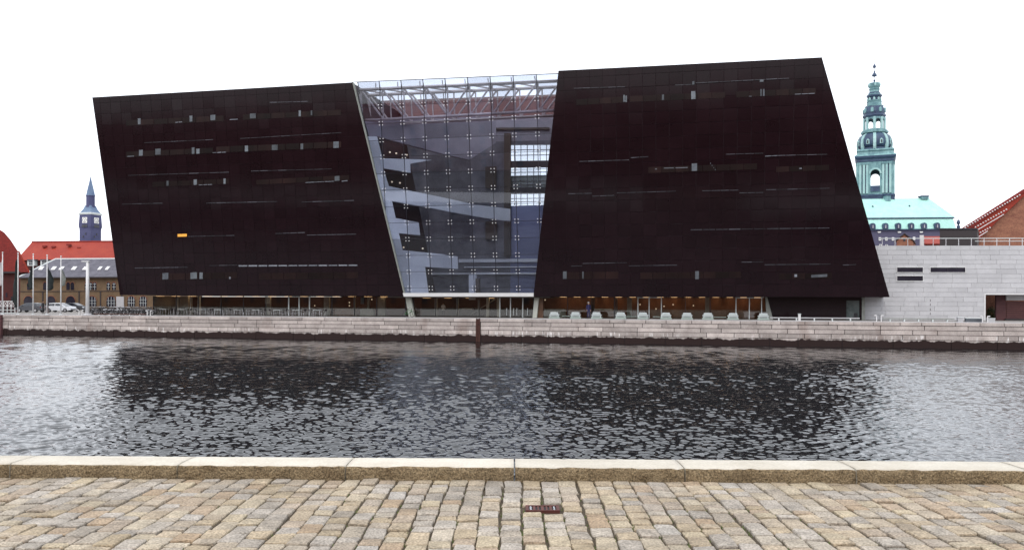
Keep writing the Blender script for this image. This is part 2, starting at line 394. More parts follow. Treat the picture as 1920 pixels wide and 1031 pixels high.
def big_sheet(name, pts, m, kind='structure'):
    mb = MB(); mb.add(pts, [tuple(range(len(pts)))]); o = mb.build(name, m); tag(o, kind=kind); return o
b0, b1_ = QA - eq * 800, QB + eq * 800
big_sheet('far_ground', [V(b0.x, b0.y, GZ - .02) - nq * .6, V(b1_.x, b1_.y, GZ - .02) - nq * .6, V(b1_.x, 2500, GZ - .02), V(b0.x, 2500, GZ - .02)], M['asphalt'])
kb = .49
big_sheet('pavement_bed', [V(-300, kerb_y(-300) + .3, -.06), V(300, kerb_y(300) + .3, -.06), V(300, -300, -.06), V(-300, -300, -.06)], M['soil'])

# water: one sheet of real waves, finer near by
def build_water():
    rng = np.random.default_rng(5)
    waves = []
    for i in range(120):
        lam = math.exp(rng.uniform(math.log(.14), math.log(.62))) if i < 104 else rng.uniform(.7, 2.4)
        th = math.pi / 2 + .2 + rng.normal(0, .8 if lam < .6 else .55)
        waves.append((lam, th, rng.uniform(0, 6.28), rng.uniform(.04, .2), rng.uniform(.03, .15), rng.uniform(0, 6)))
    def height(X, Y, step):
        H = np.zeros_like(X)
        fade = np.clip((118 - Y) / 12, 0, 1) * np.clip((80 - np.abs(X)) / 6, 0, 1)
        # cat's paws: the breeze roughens the water in drifting patches
        gust = 1 + .22 * np.sin(X * .11 + 1.1 * np.sin(Y * .07) + 1) + .18 * np.sin(Y * .23 + .8 * np.sin(X * .13) + 2)
        se = np.maximum(np.interp(Y, [21, 32, 34, 47, 50, 70, 75], [.04, .056, .06, .09, .1, .16, .19]), step if step > .25 else 0)
        act = np.zeros_like(X)
        for lam, th, ph, a, b, c in waves:
            w = np.clip((lam / se - 3.2) / 1.5, 0, 1)
            if w.max() == 0: continue
            act += w * w * (1 if lam < .65 else .2)
            H += w * WAVE_SLOPE * lam / 2 / math.pi * (1 if lam < .65 else .5) * np.sin(2 * math.pi / lam * (X * math.cos(th) + Y * math.sin(th)) + ph + .7 * np.sin(X * a + Y * b + c))
        return H * np.minimum((108 / np.maximum(act, 1)) ** .42, 2.4) * fade * gust * (1 - .25 * np.clip((Y - 50) / 45, 0, 1))    # calmer in the lee of the far bank
    co, qs, base = [], [], 0
    def patch(x0, x1, y0, y1, step, sy=None):
        nonlocal base
        nx, ny = max(2, int(round((x1 - x0) / step)) + 1), max(2, int(round((y1 - y0) / (sy or step))) + 1)
        X, Y = np.meshgrid(np.linspace(x0, x1, nx), np.linspace(y0, y1, ny))
        co.append(np.stack([X, Y, -2.6 + height(X, Y, step)], -1).reshape(-1, 3))
        i = base + np.arange(nx * ny).reshape(ny, nx); base += nx * ny
        qs.append(np.stack([i[:-1, :-1], i[:-1, 1:], i[1:, 1:], i[1:, :-1]], -1).reshape(-1, 4))
    patch(-21, 21, 21, 34, .04); patch(-31, 31, 34, 50, .06); patch(-46, 46, 50, 75, .1); patch(-80, 80, 75, 118, .19)
    patch(-80, 80, 8, 21, .3)
    for sg in (-1, 1):
        for xa, ya, yb in ((21, 21, 34), (31, 34, 50), (46, 50, 75)):
            a, b = sorted((sg * xa, sg * 80)); patch(a, b, ya, yb, .3)
        a, b = sorted((sg * 80, sg * 400)); patch(a, b, 8, 260, 40)
    patch(-80, 80, 118, 260, 20)
    co_ = np.concatenate(co).astype(np.float32); q = np.concatenate(qs)
    me = bpy.data.meshes.new('water'); me.vertices.add(len(co_)); me.vertices.foreach_set('co', co_.ravel())
    me.loops.add(q.size); me.loops.foreach_set('vertex_index', q.ravel().astype(np.int32))
    me.polygons.add(len(q)); me.polygons.foreach_set('loop_start', np.arange(0, q.size, 4, dtype=np.int32))
    me.polygons.foreach_set('use_smooth', np.ones(len(q), dtype=bool))
    me.update(calc_edges=True); me.materials.append(M['water'])
    tag(link('water', me), kind='structure')
WAVE_SLOPE = .0215
build_water()

# ---- near quay: kerb stones, setts, drain
tk = thing('quay_kerb', 'long pale granite kerb along the near quay edge, mossy on its pavement side', 'kerb', (0, kerb_y(0), 0))
KH = .123
pitch = 1.575
for i in range(-6, 7):
    x0 = .03 + i * pitch + .006; x1 = x0 + pitch - .012 + random.uniform(-.002, .002)
    me = bpy.data.meshes.new('kerb_stone'); bm = bmesh.new()
    # subdivided block with slightly worn arrises
    nx, prof = 26, [(0, -.35), (-.004, .04), (0, KH - .022), (.008, KH - .006), (.022, KH), (.15, KH + .002), (.34, KH + .001), (kb - .03, KH - .004), (kb, KH - .03), (kb, -3.2)]
    rows = []
    for a in range(nx + 1):
        x = x0 + (x1 - x0) * a / nx; row = []
        for j, (dy, z) in enumerate(prof):
            wv = random.gauss(0, 1)
            jit = .0035 if 1 <= j <= 4 else .0012
            row.append(bm.verts.new((x, kerb_y(x) + dy + wv * jit, z + random.gauss(0, 1) * (.003 if 2 <= j <= 4 else .001))))
        rows.append(row)
    for a in range(nx):
        for j in range(len(prof) - 1):
            f = bm.faces.new((rows[a][j], rows[a][j + 1], rows[a + 1][j + 1], rows[a + 1][j])); f.material_index = 1 if j < 3 else 0; f.smooth = True
    bm.faces.new(rows[0]); bm.faces.new(rows[-1][::-1])
    bmesh.ops.recalc_face_normals(bm, faces=bm.faces)
    bm.to_mesh(me); bm.free(); me.materials.append(M['kerb']); me.materials.append(M['kerb_face'])
    link('kerb_stone', me, tk)

def sett_pts(w, l, h, rnd):
    """irregular sett: 8-sided plan, softened top"""
    c = .013
    base = [(-w / 2 + c, -l / 2), (w / 2 - c, -l / 2), (w / 2, -l / 2 + c), (w / 2, l / 2 - c), (w / 2 - c, l / 2), (-w / 2 + c, l / 2), (-w / 2, l / 2 - c), (-w / 2, -l / 2 + c)]
    base = [(x + rnd.uniform(-.008, .008), y + rnd.uniform(-.011, .011)) for x, y in base]
    vs = [V(x, y, -.06) for x, y in base] + [V(x, y, h - .010) for x, y in base]
    vs += [V(x * .95, y * .96, h - .002 + rnd.uniform(-.003, .003)) for x, y in base] + [V(x * .6, y * .6, h + rnd.uniform(-.001, .004)) for x, y in base]
    fs = []
    for k in range(3):
        for i in range(8): fs.append((k * 8 + i, k * 8 + (i + 1) % 8, k * 8 + 8 + (i + 1) % 8, k * 8 + 8 + i))
    fs.append(tuple(range(24, 32)))
    return vs, fs
pav = MB()
pav.add([V(-9, kerb_y(-9), -.019), V(9, kerb_y(9), -.019), V(9, 2.0, -.019), V(-9, 2.0, -.019)], [(0, 1, 2, 3)])
pav = pav.build('pavement', M['soil']); tag(pav, kind='structure')
DR = (atd(985, 953, 1), None)
dc = onp(1017, 952.5, V(0, 0, 0), Z)          # drain centre on the pavement
dw, dl = .27, .175
variants = []
for k in range(14):
    mb = MB(); mb.add(*sett_pts(.15, .2, 0, random)); variants.append(mb.mesh('sett', M['sett'], smooth=False))
stuff = MB(); cells = []
cw = .1635
for ci in range(-44, 45):
    xc = ci * cw + .01; y = kerb_y(xc) - .004; bend = random.uniform(-.006, .006)
    while y > 2.4:
        l = random.choice([.12, .14, .16, .17, .19, .2, .22, .25, .3]) * random.uniform(.93, 1.07)
        yc = y - l / 2
        xo = xc + bend + .012 * math.sin(yc * 1.7 + ci * .13) + random.uniform(-.003, .003)
        hit = abs(xo - dc.x) < (dw + .15) / 2 - .035 and abs(yc - dc.y) < (dl + l) / 2 - .02
        if not hit: cells.append((xo, yc, l - .012))
        y -= l
vis = [c for c in cells if abs(c[0]) < 960 / 1600 * c[1] * 1.01 and c[1] > 5.62]
vis.sort(key=lambda c: c[1]); chosen = set(vis[:300])
for c in cells:
    rz, tx, ty, dz = random.gauss(0, .026), random.gauss(0, .016), random.gauss(0, .012), random.gauss(0, .0038)
    rot = Matrix.Rotation(rz, 3, 'Z') @ Matrix.Rotation(tx, 3, 'X') @ Matrix.Rotation(ty, 3, 'Y')
    o = V(c[0], c[1], dz); wj = random.uniform(.97, 1.04)
    if c in chosen:
        ob = link('sett', random.choice(variants), pav, o, rot @ Matrix.Diagonal((wj, c[2] / .2, 1)))
    else:
        vs_, fs_ = sett_pts(.15 * wj, c[2], 0, random)
        stuff.add([o + rot @ v for v in vs_], fs_)
so_ = link('setts', stuff.mesh('setts', M['sett']), pav); tag(so_, kind='stuff')
# moss and grit in the joints
mo = MB()
for k in range(2600):
    ci = random.randint(-30, 30); x = (ci + .5) * cw + .01 + random.gauss(0, .006); y = random.uniform(5.3, 7.6)
    if random.random() > math.exp(-((x - .6) / 1.6) ** 2) * (1.15 - (y - 5.3) / 2.6): continue
    s = random.uniform(.006, .014); a = random.uniform(0, 6)
    p = V(x + .012 * math.sin(y * 1.7 + ci * .13), y, -.026)
    mo.add([p + V(math.cos(a) * s, math.sin(a) * s * 1.8, 0), p + V(math.cos(a + 2.1) * s, math.sin(a + 2.1) * s * 1.8, 0), p + V(math.cos(a + 4.2) * s, math.sin(a + 4.2) * s * 1.8, 0), p + V(random.gauss(0, .004), random.gauss(0, .004), random.uniform(.016, .036))], [(0, 1, 3), (1, 2, 3), (2, 0, 3)])
o = link('joint_moss', mo.mesh('joint_moss', M['moss'])); tag(o, 'green moss growing in the joints between the setts', 'moss', kind='stuff')

t = thing('drain_grate', 'small rusty red iron drain grate let into the setts', 'drain', (dc.x, dc.y, -.03))
mb = MB()
for sx in (-1, 1): mb.box((dc.x + sx * (dw / 2 - .012), dc.y, -.018), (.024, dl, .05))
for sy in (-1, 1): mb.box((dc.x, dc.y + sy * (dl / 2 - .009), -.0185), (dw - .048, .018, .049))
mb.build('frame', M['rust_red'], t)
for k, (u, w, m_) in enumerate(((-.094, .014, 'chrome'), (-.066, .02, 'rust_red'), (-.034, .012, 'rust_red'), (0, .024, 'rust_red'), (.034, .012, 'rust_red'), (.066, .02, 'rust_red'), (.094, .012, 'chrome'))):
    MB().box((dc.x + u, dc.y, -.012), (w, dl - .04, .03)).build('bar', M[m_], t)
MB().box((dc.x, dc.y, -.016), (dw - .05, dl - .038, .025)).build('slot_shade', M['tyre'], t)  # black block close under the bars, painting the darkness in the slots

# ---- far quay wall of granite blocks
L0, L1 = -30.0, 155.0
tq = thing('quay_wall', 'long far quay wall of pinkish granite blocks with dark algae at the waterline', 'wall', tuple(QA + V(0, 0, -3)))
QC = QA + V(0, 0, 0)
def qp(l, d, z): return QC + eq * l + nq * d + V(0, 0, z)
mb = MB(); mb.obox(qp(L0, -.75, -3.2), eq * (L1 - L0), nq * .70, V(0, 0, 3.2 + GZ - .04)); mb.build('wall_core', M['quay_core'], tq)
ub = bevel_unit_box('block', M['quay'], .02)
qrot = Matrix((eq, -nq, Z)).transposed()
courses = [(GZ, GZ - .36, .05), (GZ - .36, GZ - .80, 0), (GZ - .80, GZ - 1.25, 0), (GZ - 1.25, GZ - 1.72, 0), (GZ - 1.72, -3.0, .02)]
ladder_l = None
pl = onp(893, 615, QA, nq); ladder_l = (pl - QA).dot(eq)
vis0 = (onp(-40, 600, QA, nq) - QA).dot(eq); vis1 = (onp(1960, 600, QA, nq) - QA).dot(eq)
far_blocks = MB()
for ci, (za, zb, pr) in enumerate(courses):
    l = L0 + random.uniform(0, 1)
    while l < L1 - 3:
        w = random.uniform(1.5, 3.0) if ci < 1 else random.uniform(1.7, 4.0)
        if ci == 4: w *= 1.3
        j = random.uniform(-.012, .012)
        c = qp(l + w / 2, -.2 + pr + j, (za + zb) / 2)
        sc = Matrix.Diagonal((w - .055, .45, za - zb - .045))
        lap = l < ladder_l + .49 and l + w > ladder_l - .03
        if lap and ci > 0:      # leave the ladder recess open
            for (a, b) in ((l, ladder_l - .03), (ladder_l + .49, l + w)):
                if b - a > .25: link('block', ub, tq, qp((a + b) / 2, -.2 + pr + j, (za + zb) / 2), qrot @ Matrix.Diagonal((b - a - .055, .45, za - zb - .045)))
        elif l + w > vis0 and l < vis1:
            link('block', ub, tq, c, qrot @ sc)
        else:
            far_blocks.box(c, (w - .055, .45, za - zb - .045), (eq, nq, Z))
        l += w
o = far_blocks.build('blocks', M['quay'], tq); tag(o, kind='stuff')
# pale edge strip of the promenade behind the cap stones
mb = MB(); mb.obox(qp(L0, -1.25, GZ - .1), eq * (L1 - L0), nq * .78, V(0, 0, .125)); mb.build('edge_slab', M['clad'], tq)
t = thing('quay_ladder', 'rusty brown ladder in a dark recess of the far quay wall', 'ladder', tuple(qp(ladder_l, .05, -2.6)))
for d in (.02, .36): MB().obox(qp(ladder_l + d, .09, -2.75), eq * .07, nq * .07, V(0, 0, 2.75 + GZ + .03)).build('rail', M['rust'], t)
for k in range(9): MB().obox(qp(ladder_l + .09, .10, -2.55 + k * .27), eq * .27, nq * .05, V(0, 0, .05)).build('rung', M['rust'], t)
MB().obox(qp(ladder_l - .02, .075, -2.8), eq * .49, nq * .012, V(0, 0, 2.8 + GZ - .005)).build('back_plate', M['rust'], t)
# dark timber fender post at the left end
pf = onp(1, 610, QA, nq); lf = (pf - QA).dot(eq)
t = MB().obox(qp(lf - .45, .05, -3), eq * .85, nq * .35, V(0, 0, 2.88)).build('fender_post', M['brick_maroon'])
tag(t, 'dark maroon fender post on the quay wall at the photo\'s left edge', 'post')

# ------------------------------------------------------------------ the library
beta = math.atan(.22)
e1 = V(math.cos(beta), -math.sin(beta), 0); bk = V(math.sin(beta), math.cos(beta), 0)
phi = R(8); U = Z * math.cos(phi) - bk * math.sin(phi); N = -bk * math.cos(phi) - Z * math.sin(phi)
P0 = atd(1668, 557, 89.5)
def fp(px, py, off=0): return onp(px, py, P0 + N * off, N)
def st(p): q = p - P0; return (q.dot(e1), q.dot(U))
def pt(s, t, off=0): return P0 + e1 * s + U * t + N * off
lib = thing('library_building', 'leaning black granite library split by a tall glass atrium, beside the water', 'building', tuple(P0 - e1 * 40 - V(0, 0, P0.z - GZ)))
SOF = P0.z
frot = Matrix((e1, U, N)).transposed()

CW, CH = 1.42, 1.34
pn = bpy.data.meshes.new('panel'); bm = bmesh.new(); bmesh.ops.create_cube(bm, size=1)
bmesh.ops.scale(bm, vec=(CW - .028, CH - .028, .05), verts=bm.verts)
bmesh.ops.bevel(bm, geom=[e for e in bm.edges if all(v.co.z > 0 for v in e.verts)], offset=.012, segments=1, affect='EDGES'); bm.to_mesh(pn); bm.free(); pn.materials.append(M['granite'])

blocks = []
specs = [([(225, 553), (757, 555), (660, 155), (173, 183)], 'black granite half of the library with an outward leaning outer edge'),
         ([(1000, 556), (1668, 557), (1541, 108), (1047, 133)], 'taller black granite half of the library with a tapering top')]
cand = []
for pts, lab in specs:
    poly = [st(fp(*p)) for p in pts]
    tb = min(poly[0][1], poly[1][1])
    mb = MB(); mb.prism([pt(s, t_, -.03) for s, t_ in poly], bk * 20)
    body = mb.build('granite_block', M['granite_core'], lib); tag(body, lab); blocks.append(body)
    joined = MB()
    s0 = math.floor(min(p[0] for p in poly) / CW) - 1; s1 = math.ceil(max(p[0] for p in poly) / CW) + 1
    t0 = -1; t1 = math.ceil(max(p[1] for p in poly) / CH) + 1
    for i in range(s0, s1):
        for j in range(t0, t1):
            a, b = i * CW, j * CH
            full = [(a, b), (a + CW, b), (a + CW, b + CH), (a, b + CH)]
            c = clip(full, poly)
            if not c or area(c) < .03: continue
            tilt = (random.gauss(0, .0035), random.gauss(0, .0035))
            if area(c) > CW * CH * .999: cand.append((body, joined, a + CW / 2, b + CH / 2, tilt))
            else:
                g = [(a + .014, b + .014), (a + CW - .014, b + .014), (a + CW - .014, b + CH - .014), (a + .014, b + CH - .014)]
                c = clip(g, poly)
                if len(c) > 2 and area(c) > .01: joined.prism([pt(s, t_, .02) for s, t_ in c], -N * .05)
    body['_j'] = 0
    blocks[-1] = (body, joined)
def seen_size(c): return 1 / (pt(c[2], c[3]) - EYE).length
cand.sort(key=seen_size, reverse=True)
for k, (body, joined, s, t_, tilt) in enumerate(cand):
    rt = frot @ Matrix.Rotation(tilt[0], 3, 'X') @ Matrix.Rotation(tilt[1], 3, 'Y')
    if k < 300: link('panel', pn, body, pt(s, t_, -.005), rt)
    else:
        h = [V(x * (CW - .028) / 2, y * (CH - .028) / 2, .025) for x, y in ((-1, -1), (1, -1), (1, 1), (-1, 1))]
        joined.prism([pt(s, t_, -.005) + rt @ v for v in h], rt @ V(0, 0, -.05))
for body, joined in blocks:
    del body['_j']
    o = joined.build('panels', M['granite'], body); tag(o, kind='stuff')
bodyL, bodyR = blocks[0][0], blocks[1][0]

def fquad(x0, y0, x1, y1, h0, h1=None, off=.05, th=.07, skew=None):
    """strip on the facade from (x0,y0) to (x1,y1), h pixels high"""
    h1 = h0 if h1 is None else h1
    return MB().prism([fp(x0, y0 + h0 / 2, off), fp(x1, y1 + h1 / 2, off), fp(x1, y1 - h1 / 2, off), fp(x0, y0 - h0 / 2, off)], -N * th)
def slit(x0, y0, x1, y1, h, n, par, m='slit', gap=1.2):
    for k in range(n):
        a, b = k / n, (k + 1) / n; g = gap / max(abs(x1 - x0), 1)
        xa, xb = x0 + (x1 - x0) * (a + g / 2), x0 + (x1 - x0) * (b - g / 2)
        ya, yb = y0 + (y1 - y0) * a, y0 + (y1 - y0) * b
        fquad(xa, ya, xb, yb, h * random.uniform(.55, .95)).build('slit_window', M[m], par)
def band(x0, y0, x1, y1, h, par, n):
    for k in range(n):
        a, b = k / n, (k + 1) / n
        fquad(x0 + (x1 - x0) * a + .6, y0 + (y1 - y0) * a, x0 + (x1 - x0) * b - .6, y0 + (y1 - y0) * b, h, off=.045).build('window', M['band'], par)
def blind(cx, cy, w, h, par, m='blind'):
    fquad(cx - w / 2, cy, cx + w / 2, cy - w * .055, h, off=.065, th=.05).build('blind', M[m], par)
# dim window bands of the left half
band(236, 231, 420, 222, 10, bodyL, 7); band(455, 220, 640, 211, 10, bodyL, 7)
band(236, 290, 400, 282, 10, bodyL, 6); band(405, 281, 640, 271, 11, bodyL, 9)
band(285, 346, 430, 340, 9, bodyL, 6); band(480, 342, 655, 333, 9, bodyL, 7)
band(300, 519, 445, 516, 12, bodyL, 6); band(485, 518, 672, 516, 12, bodyL, 8)
for c in [(261, 228, 5, 11), (358, 223, 5, 11), (399, 221, 9, 10), (474, 218, 11, 9), (562, 213, 4, 11), (584, 212, 3, 9), (264, 287, 7, 11), (296, 285, 10, 11), (362, 283, 5, 12), (371, 284, 6, 9), (462, 279, 6, 11), (515, 277, 11, 10), (566, 275, 5, 11), (630, 272, 10, 12), (314, 344, 4, 9), (366, 342, 6, 10), (421, 340, 4, 10), (632, 335, 9, 9), (310, 518, 11, 12), (363, 517, 12, 12), (377, 517, 6, 12)]:
    blind(*c, bodyL)
blind(431, 521, 3, 4, bodyL, 'slit_lit')
for c in [(505, 192.5, 578, 190.5, 1.6, 5), (270, 268, 400, 262, 1.2, 8), (450, 260, 640, 249, 1.2, 10), (240, 329, 430, 323, 1.2, 10), (470, 321, 622, 317, 1.2, 9), (228, 383, 305, 381, 1.5, 4), (386, 381, 520, 378, 1.6, 7), (565, 379, 664, 376, 1.8, 5), (352, 443.5, 440, 441.5, 1.6, 5), (515, 438, 572, 436, 1.6, 4), (575, 441, 668, 439, 1.8, 5), (252, 502.5, 352, 501, 1.6, 6), (392, 498, 445, 497, 1.2, 3)]:
    slit(*c, bodyL)
slit(446, 498.5, 671, 497.3, 3.0, 12, bodyL, 'slit_lit', 2.5)
for c in [(238, 293.5, 252, 293, 1.3, 1), (398, 286.6, 424, 285.5, 1.4, 3), (328, 230, 342, 229, 1.2, 2), (430, 224.5, 446, 224, 1.3, 1), (372, 347, 398, 346, 1.3, 3), (572, 342.5, 627, 340, 1.3, 3), (640, 340, 652, 339, 1.4, 1)]:
    slit(*c, bodyL, 'slit_lit')
o = fquad(333, 441.5, 350, 441, 5, off=.07); o = o.build('slit_window', M['amber'], bodyL); tag(o, 'small amber lit window in the black facade')
# right half
band(1080, 192, 1168, 187, 11, bodyR, 4); band(1180, 186, 1360, 178, 11, bodyR, 7); band(1380, 177, 1530, 171, 11, bodyR, 6)
band(1215, 319, 1420, 312, 11, bodyR, 8); band(1455, 318, 1555, 314, 10, bodyR, 4)
band(1062, 517, 1160, 516, 13, bodyR, 4); band(1200, 517, 1390, 515, 12, bodyR, 8); band(1460, 518, 1560, 517, 11, bodyR, 4)
for c in [(1170, 185, 3, 13), (1174, 186, 3, 12), (1243, 183, 4, 10), (1300, 179, 8, 15), (1300, 156, 4, 6), (1427, 174, 3, 13), (1432, 174, 3, 13), (1428, 152, 7, 4), (1302, 314, 10, 14), (1059, 516, 7, 14), (1093, 516, 3, 13), (1307, 516, 7, 15), (1536, 518, 30, 5)]:
    blind(*c, bodyR)
blind(1492, 517, 5, 5, bodyR, 'slit_lit')
for c in [(1075, 166, 1172, 163, 1.3, 6), (1265, 160, 1300, 158.5, 1.3, 2), (1304, 156, 1480, 147, 1.5, 8), (1086, 303, 1180, 300, 1.7, 6), (1182, 296, 1216, 294, 1.4, 2), (1361, 289.5, 1432, 287.5, 1.5, 4), (1434, 292.5, 1552, 289.5, 1.5, 6), (1065, 363.5, 1110, 362.5, 1.3, 3), (1110, 368, 1152, 366.5, 1.5, 3), (1156, 362, 1268, 358.5, 1.4, 6), (1316, 358, 1385, 356.5, 1.4, 4), (1386, 362, 1432, 361, 1.6, 3), (1436, 356, 1556, 353, 1.3, 6), (1070, 499, 1092, 498.5, 1.2, 1), (1092, 494, 1176, 492.5, 1.2, 4), (1178, 498.5, 1270, 497, 1.5, 4), (1390, 491.5, 1432, 491, 1.2, 2), (1433, 496.5, 1558, 495, 1.6, 6), (1580, 497, 1606, 496, 1.3, 2)]:
    slit(*c, bodyR)
slit(1294, 431, 1556, 427.5, 1.8, 11, bodyR, 'slit', 2)
for c in [(1244, 315.5, 1264, 315, 1.7, 1), (1266, 315, 1290, 314.3, 1.7, 1), (1434, 293, 1458, 292, 1.6, 2), (1490, 177, 1528, 175.5, 1.5, 3), (1228, 317, 1232, 317, 2, 1), (1498, 316, 1504, 316, 2, 1), (1170, 189, 1176, 189, 1.3, 1), (1404, 181, 1410, 181, 1.5, 1)]:
    slit(*c, bodyR, 'slit_lit')
for k in range(4): slit(1331 + k * 3, 306.5 + k * 4, 1333.4 + k * 3, 306.5 + k * 4, 2, 1, bodyR, 'slit_lit')

# ---- atrium
GO = -.3
trap_px = [(758, 551), (1000, 551), (1046.5, 138), (662, 155)]
trap = [st(fp(*p, GO)) for p in trap_px]
def ptg(s, t_, off=0): return pt(s, t_, GO + off)
colx = [720, 760, 800.5, 842, 884, 926, 968, 1010]
S_ = [st(fp(x, 353, GO))[0] for x in colx]
dS = (S_[-1] - S_[0]) / 7
S_ = [S_[0] + dS * i for i in range(-1, 9)]
rowy = [200, 231, 262, 292, 322, 355, 386, 416, 447, 478, 509, 540]
T_ = [st(fp(714, y, GO))[1] for y in rowy]
dT = (T_[0] - T_[-1]) / 11
T_ = [T_[-1] + dT * j for j in range(-1, 15)]
atr = link('atrium_front', MB().prism([fp(755, 549.2, .12), fp(1000.5, 549.2, .12), fp(1000.5, 556, .12), fp(757, 556, .12)], bk * .8).mesh('atrium_front', M['white']), lib)
tag(atr, 'white sill beam and clear pane grid of the tall glass atrium')
for i in range(len(S_) - 1):
    for j in range(len(T_) - 1):
        g = .02
        c = clip([(S_[i] + g, T_[j] + g), (S_[i + 1] - g, T_[j] + g), (S_[i + 1] - g, T_[j + 1] - g), (S_[i] + g, T_[j + 1] - g)], trap)
        if len(c) > 2 and area(c) > .05: MB().prism([ptg(s, t_) for s, t_ in c], -N * .03).build('pane', M['glass_atrium'], atr)
for s in S_:
    c = clip([(s - .035, T_[0]), (s + .035, T_[0]), (s + .035, T_[-1]), (s - .035, T_[-1])], trap)
    if len(c) > 2: MB().prism([ptg(a, b, -.06) for a, b in c], -N * .06).build('cable_strut', M['dark_steel'], atr)
for t_ in T_:
    c = clip([(S_[0] - 3, t_ - .022), (S_[-1] + 3, t_ - .022), (S_[-1] + 3, t_ + .022), (S_[0] - 3, t_ + .022)], trap)
    if len(c) > 2: MB().prism([ptg(a, b, -.14) for a, b in c], -N * .04).build('cross_tie', M['dark_steel'], atr)
mb = MB()
for a in (-1, 1):
    for b in (-1, 1):
        mb.lathe((a * .19, b * .19, .0), [(.045, 0), (.056, .03), (.03, .05)], 8)
nd = len(mb.f)
for a in (-1, 1):
    for b in (-1, 1): mb.tube((0, 0, -.04), (a * .19, b * .19, -.02), .018, n=5)
spm = mb.mesh('spider_fitting', M['spider']); spm.materials.append(M['dark_steel'])
for f in spm.polygons[nd:]: f.material_index = 1
trap_in = [(trap[0][0] + .35, trap[0][1] + .2), (trap[1][0] - .3, trap[1][1] + .2), (trap[2][0] - .3, trap[2][1] - 2.6), (trap[3][0] + .35 + .2, trap[3][1] - 2.2)]
for s in S_:
    for t_ in T_:
        ins = all((trap_in[(k + 1) % 4][0] - trap_in[k][0]) * (t_ - trap_in[k][1]) - (trap_in[(k + 1) % 4][1] - trap_in[k][1]) * (s - trap_in[k][0]) > 0 for k in range(4))
        if ins: link('spider_fitting', spm, atr, ptg(s, t_, .03), frot)
# edge profile down the left side of the glass and handrail on top
MB().prism([fp(660.5, 155, .02), fp(663, 156, .02), fp(759, 551, .02), fp(757, 551, .02)], -N * .3).build('edge_frame', M['inner_grey'], atr)
mb = MB(); mb.tube(fp(660, 154.5, -.2), fp(1047, 138.3, -.2), .045); mb.build('top_rail', M['dark_steel'], atr)
for s in S_:
    t_top = T_[-1]
    a = [q for q in clip([(s - .03, 0), (s + .03, 0), (s + .03, 60), (s - .03, 60)], trap)]
    if len(a) > 2:
        tt = max(q[1] for q in a); MB().tube(ptg(s, tt - 1.3, -.5), ptg(s, tt, 0), .05, n=6).build('top_post', M['dark_steel'], atr)

# trusses
def truss(shift, name='truss'):
    sh = bk * shift
    a0, a1 = fp(674, 169, -1.2) + sh, fp(1052, 152, -1.2) + sh
    b0, b1 = fp(684, 226, -1.2) + sh, fp(1046, 207, -1.2) + sh
    root = MB().tube(a0, a1, .19, n=10).build(name, M['truss'], lib, True)
    MB().tube(b0, b1, .16, n=10).build('chord', M['truss'], root, True)
    def on(a, b, s):
        k = (s - st(a)[0]) / (st(b)[0] - st(a)[0]); return a + (b - a) * k
    ss = [s for s in S_ if st(a0)[0] < s < st(a1)[0]]
    tops = [on(a0, a1, s) for s in ss]; bots = [on(b0, b1, s) for s in ss]
    for p, q in zip(tops, bots): MB().tube(p, q, .09, n=6).build('strut', M['truss'], root)
    n = len(ss); mid = n // 2
    MB().tube(a0 + V(0, 0, -.4), bots[0], .11, n=7).build('brace', M['truss'], root)
    for k in range(n - 1):
        p, q = (tops[k], bots[k + 1]) if k < mid else (bots[k], tops[k + 1])
        MB().tube(p, q, .11, n=7).build('brace', M['truss'], root)
    MB().tube(bots[-1], a1, .11, n=7).build('brace', M['truss'], root)
    return tops
tA = truss(0); tB = truss(2.6)
for k in range(len(tA) - 1):
    MB().tube(tA[k], tB[k + 1], .09, n=6).build('roof_brace', M['truss'], lib)

# atrium interior
BW = fp(880, 551) + bk * 13
def bp(px, py, d=0): return onp(px, py, BW + bk * d, bk)
def bquad(name, pts, m, d=0, th=.3, parent=lib): return MB().prism([bp(x, y, d) for x, y in pts], bk * th).build(name, M[m], parent)
bquad('rear_wall_reflection_band', [(640, 192), (1080, 176), (1080, 214), (640, 229)], 'atrium_reflection')  # upper strip of the wall coloured as a reflection of brick
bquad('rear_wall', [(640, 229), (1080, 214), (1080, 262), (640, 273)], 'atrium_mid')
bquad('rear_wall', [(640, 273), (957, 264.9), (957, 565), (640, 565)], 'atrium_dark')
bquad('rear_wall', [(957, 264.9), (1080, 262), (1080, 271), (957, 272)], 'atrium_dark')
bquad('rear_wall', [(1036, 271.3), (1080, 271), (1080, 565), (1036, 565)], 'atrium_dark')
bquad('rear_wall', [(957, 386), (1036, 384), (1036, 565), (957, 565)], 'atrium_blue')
rw = bquad('rear_window', [(957, 272), (1036, 271), (1036, 384), (957, 386)], 'glass_clear', .1, .05)
for a, b in ((302, 315), (352, 364)): bquad('transom', [(957, a), (1036, a - 1), (1036, b - 1), (957, b)], 'dark_steel', -.1, .15, rw)
for y in (281, 291, 323, 331, 340, 347, 372, 378): bquad('glazing_bar', [(957, y), (1036, y - 1), (1036, y + .2), (957, y + 1.2)], 'dark_steel', 0, .08, rw)
for x in (964, 976, 988, 1000, 1012, 1024): bquad('glazing_bar', [(x, 272), (x + 1.2, 272), (x + 1.2, 386), (x, 386)], 'dark_steel', .16, .08, rw)
bquad('rear_screen', [(957, 330), (1036, 328), (1036, 352), (957, 352)], 'inner_grey', .5, .1, rw)
bquad('pier', [(945, 250), (957, 250), (957, 480), (945, 480)], 'inner_dark', -.5, .45)
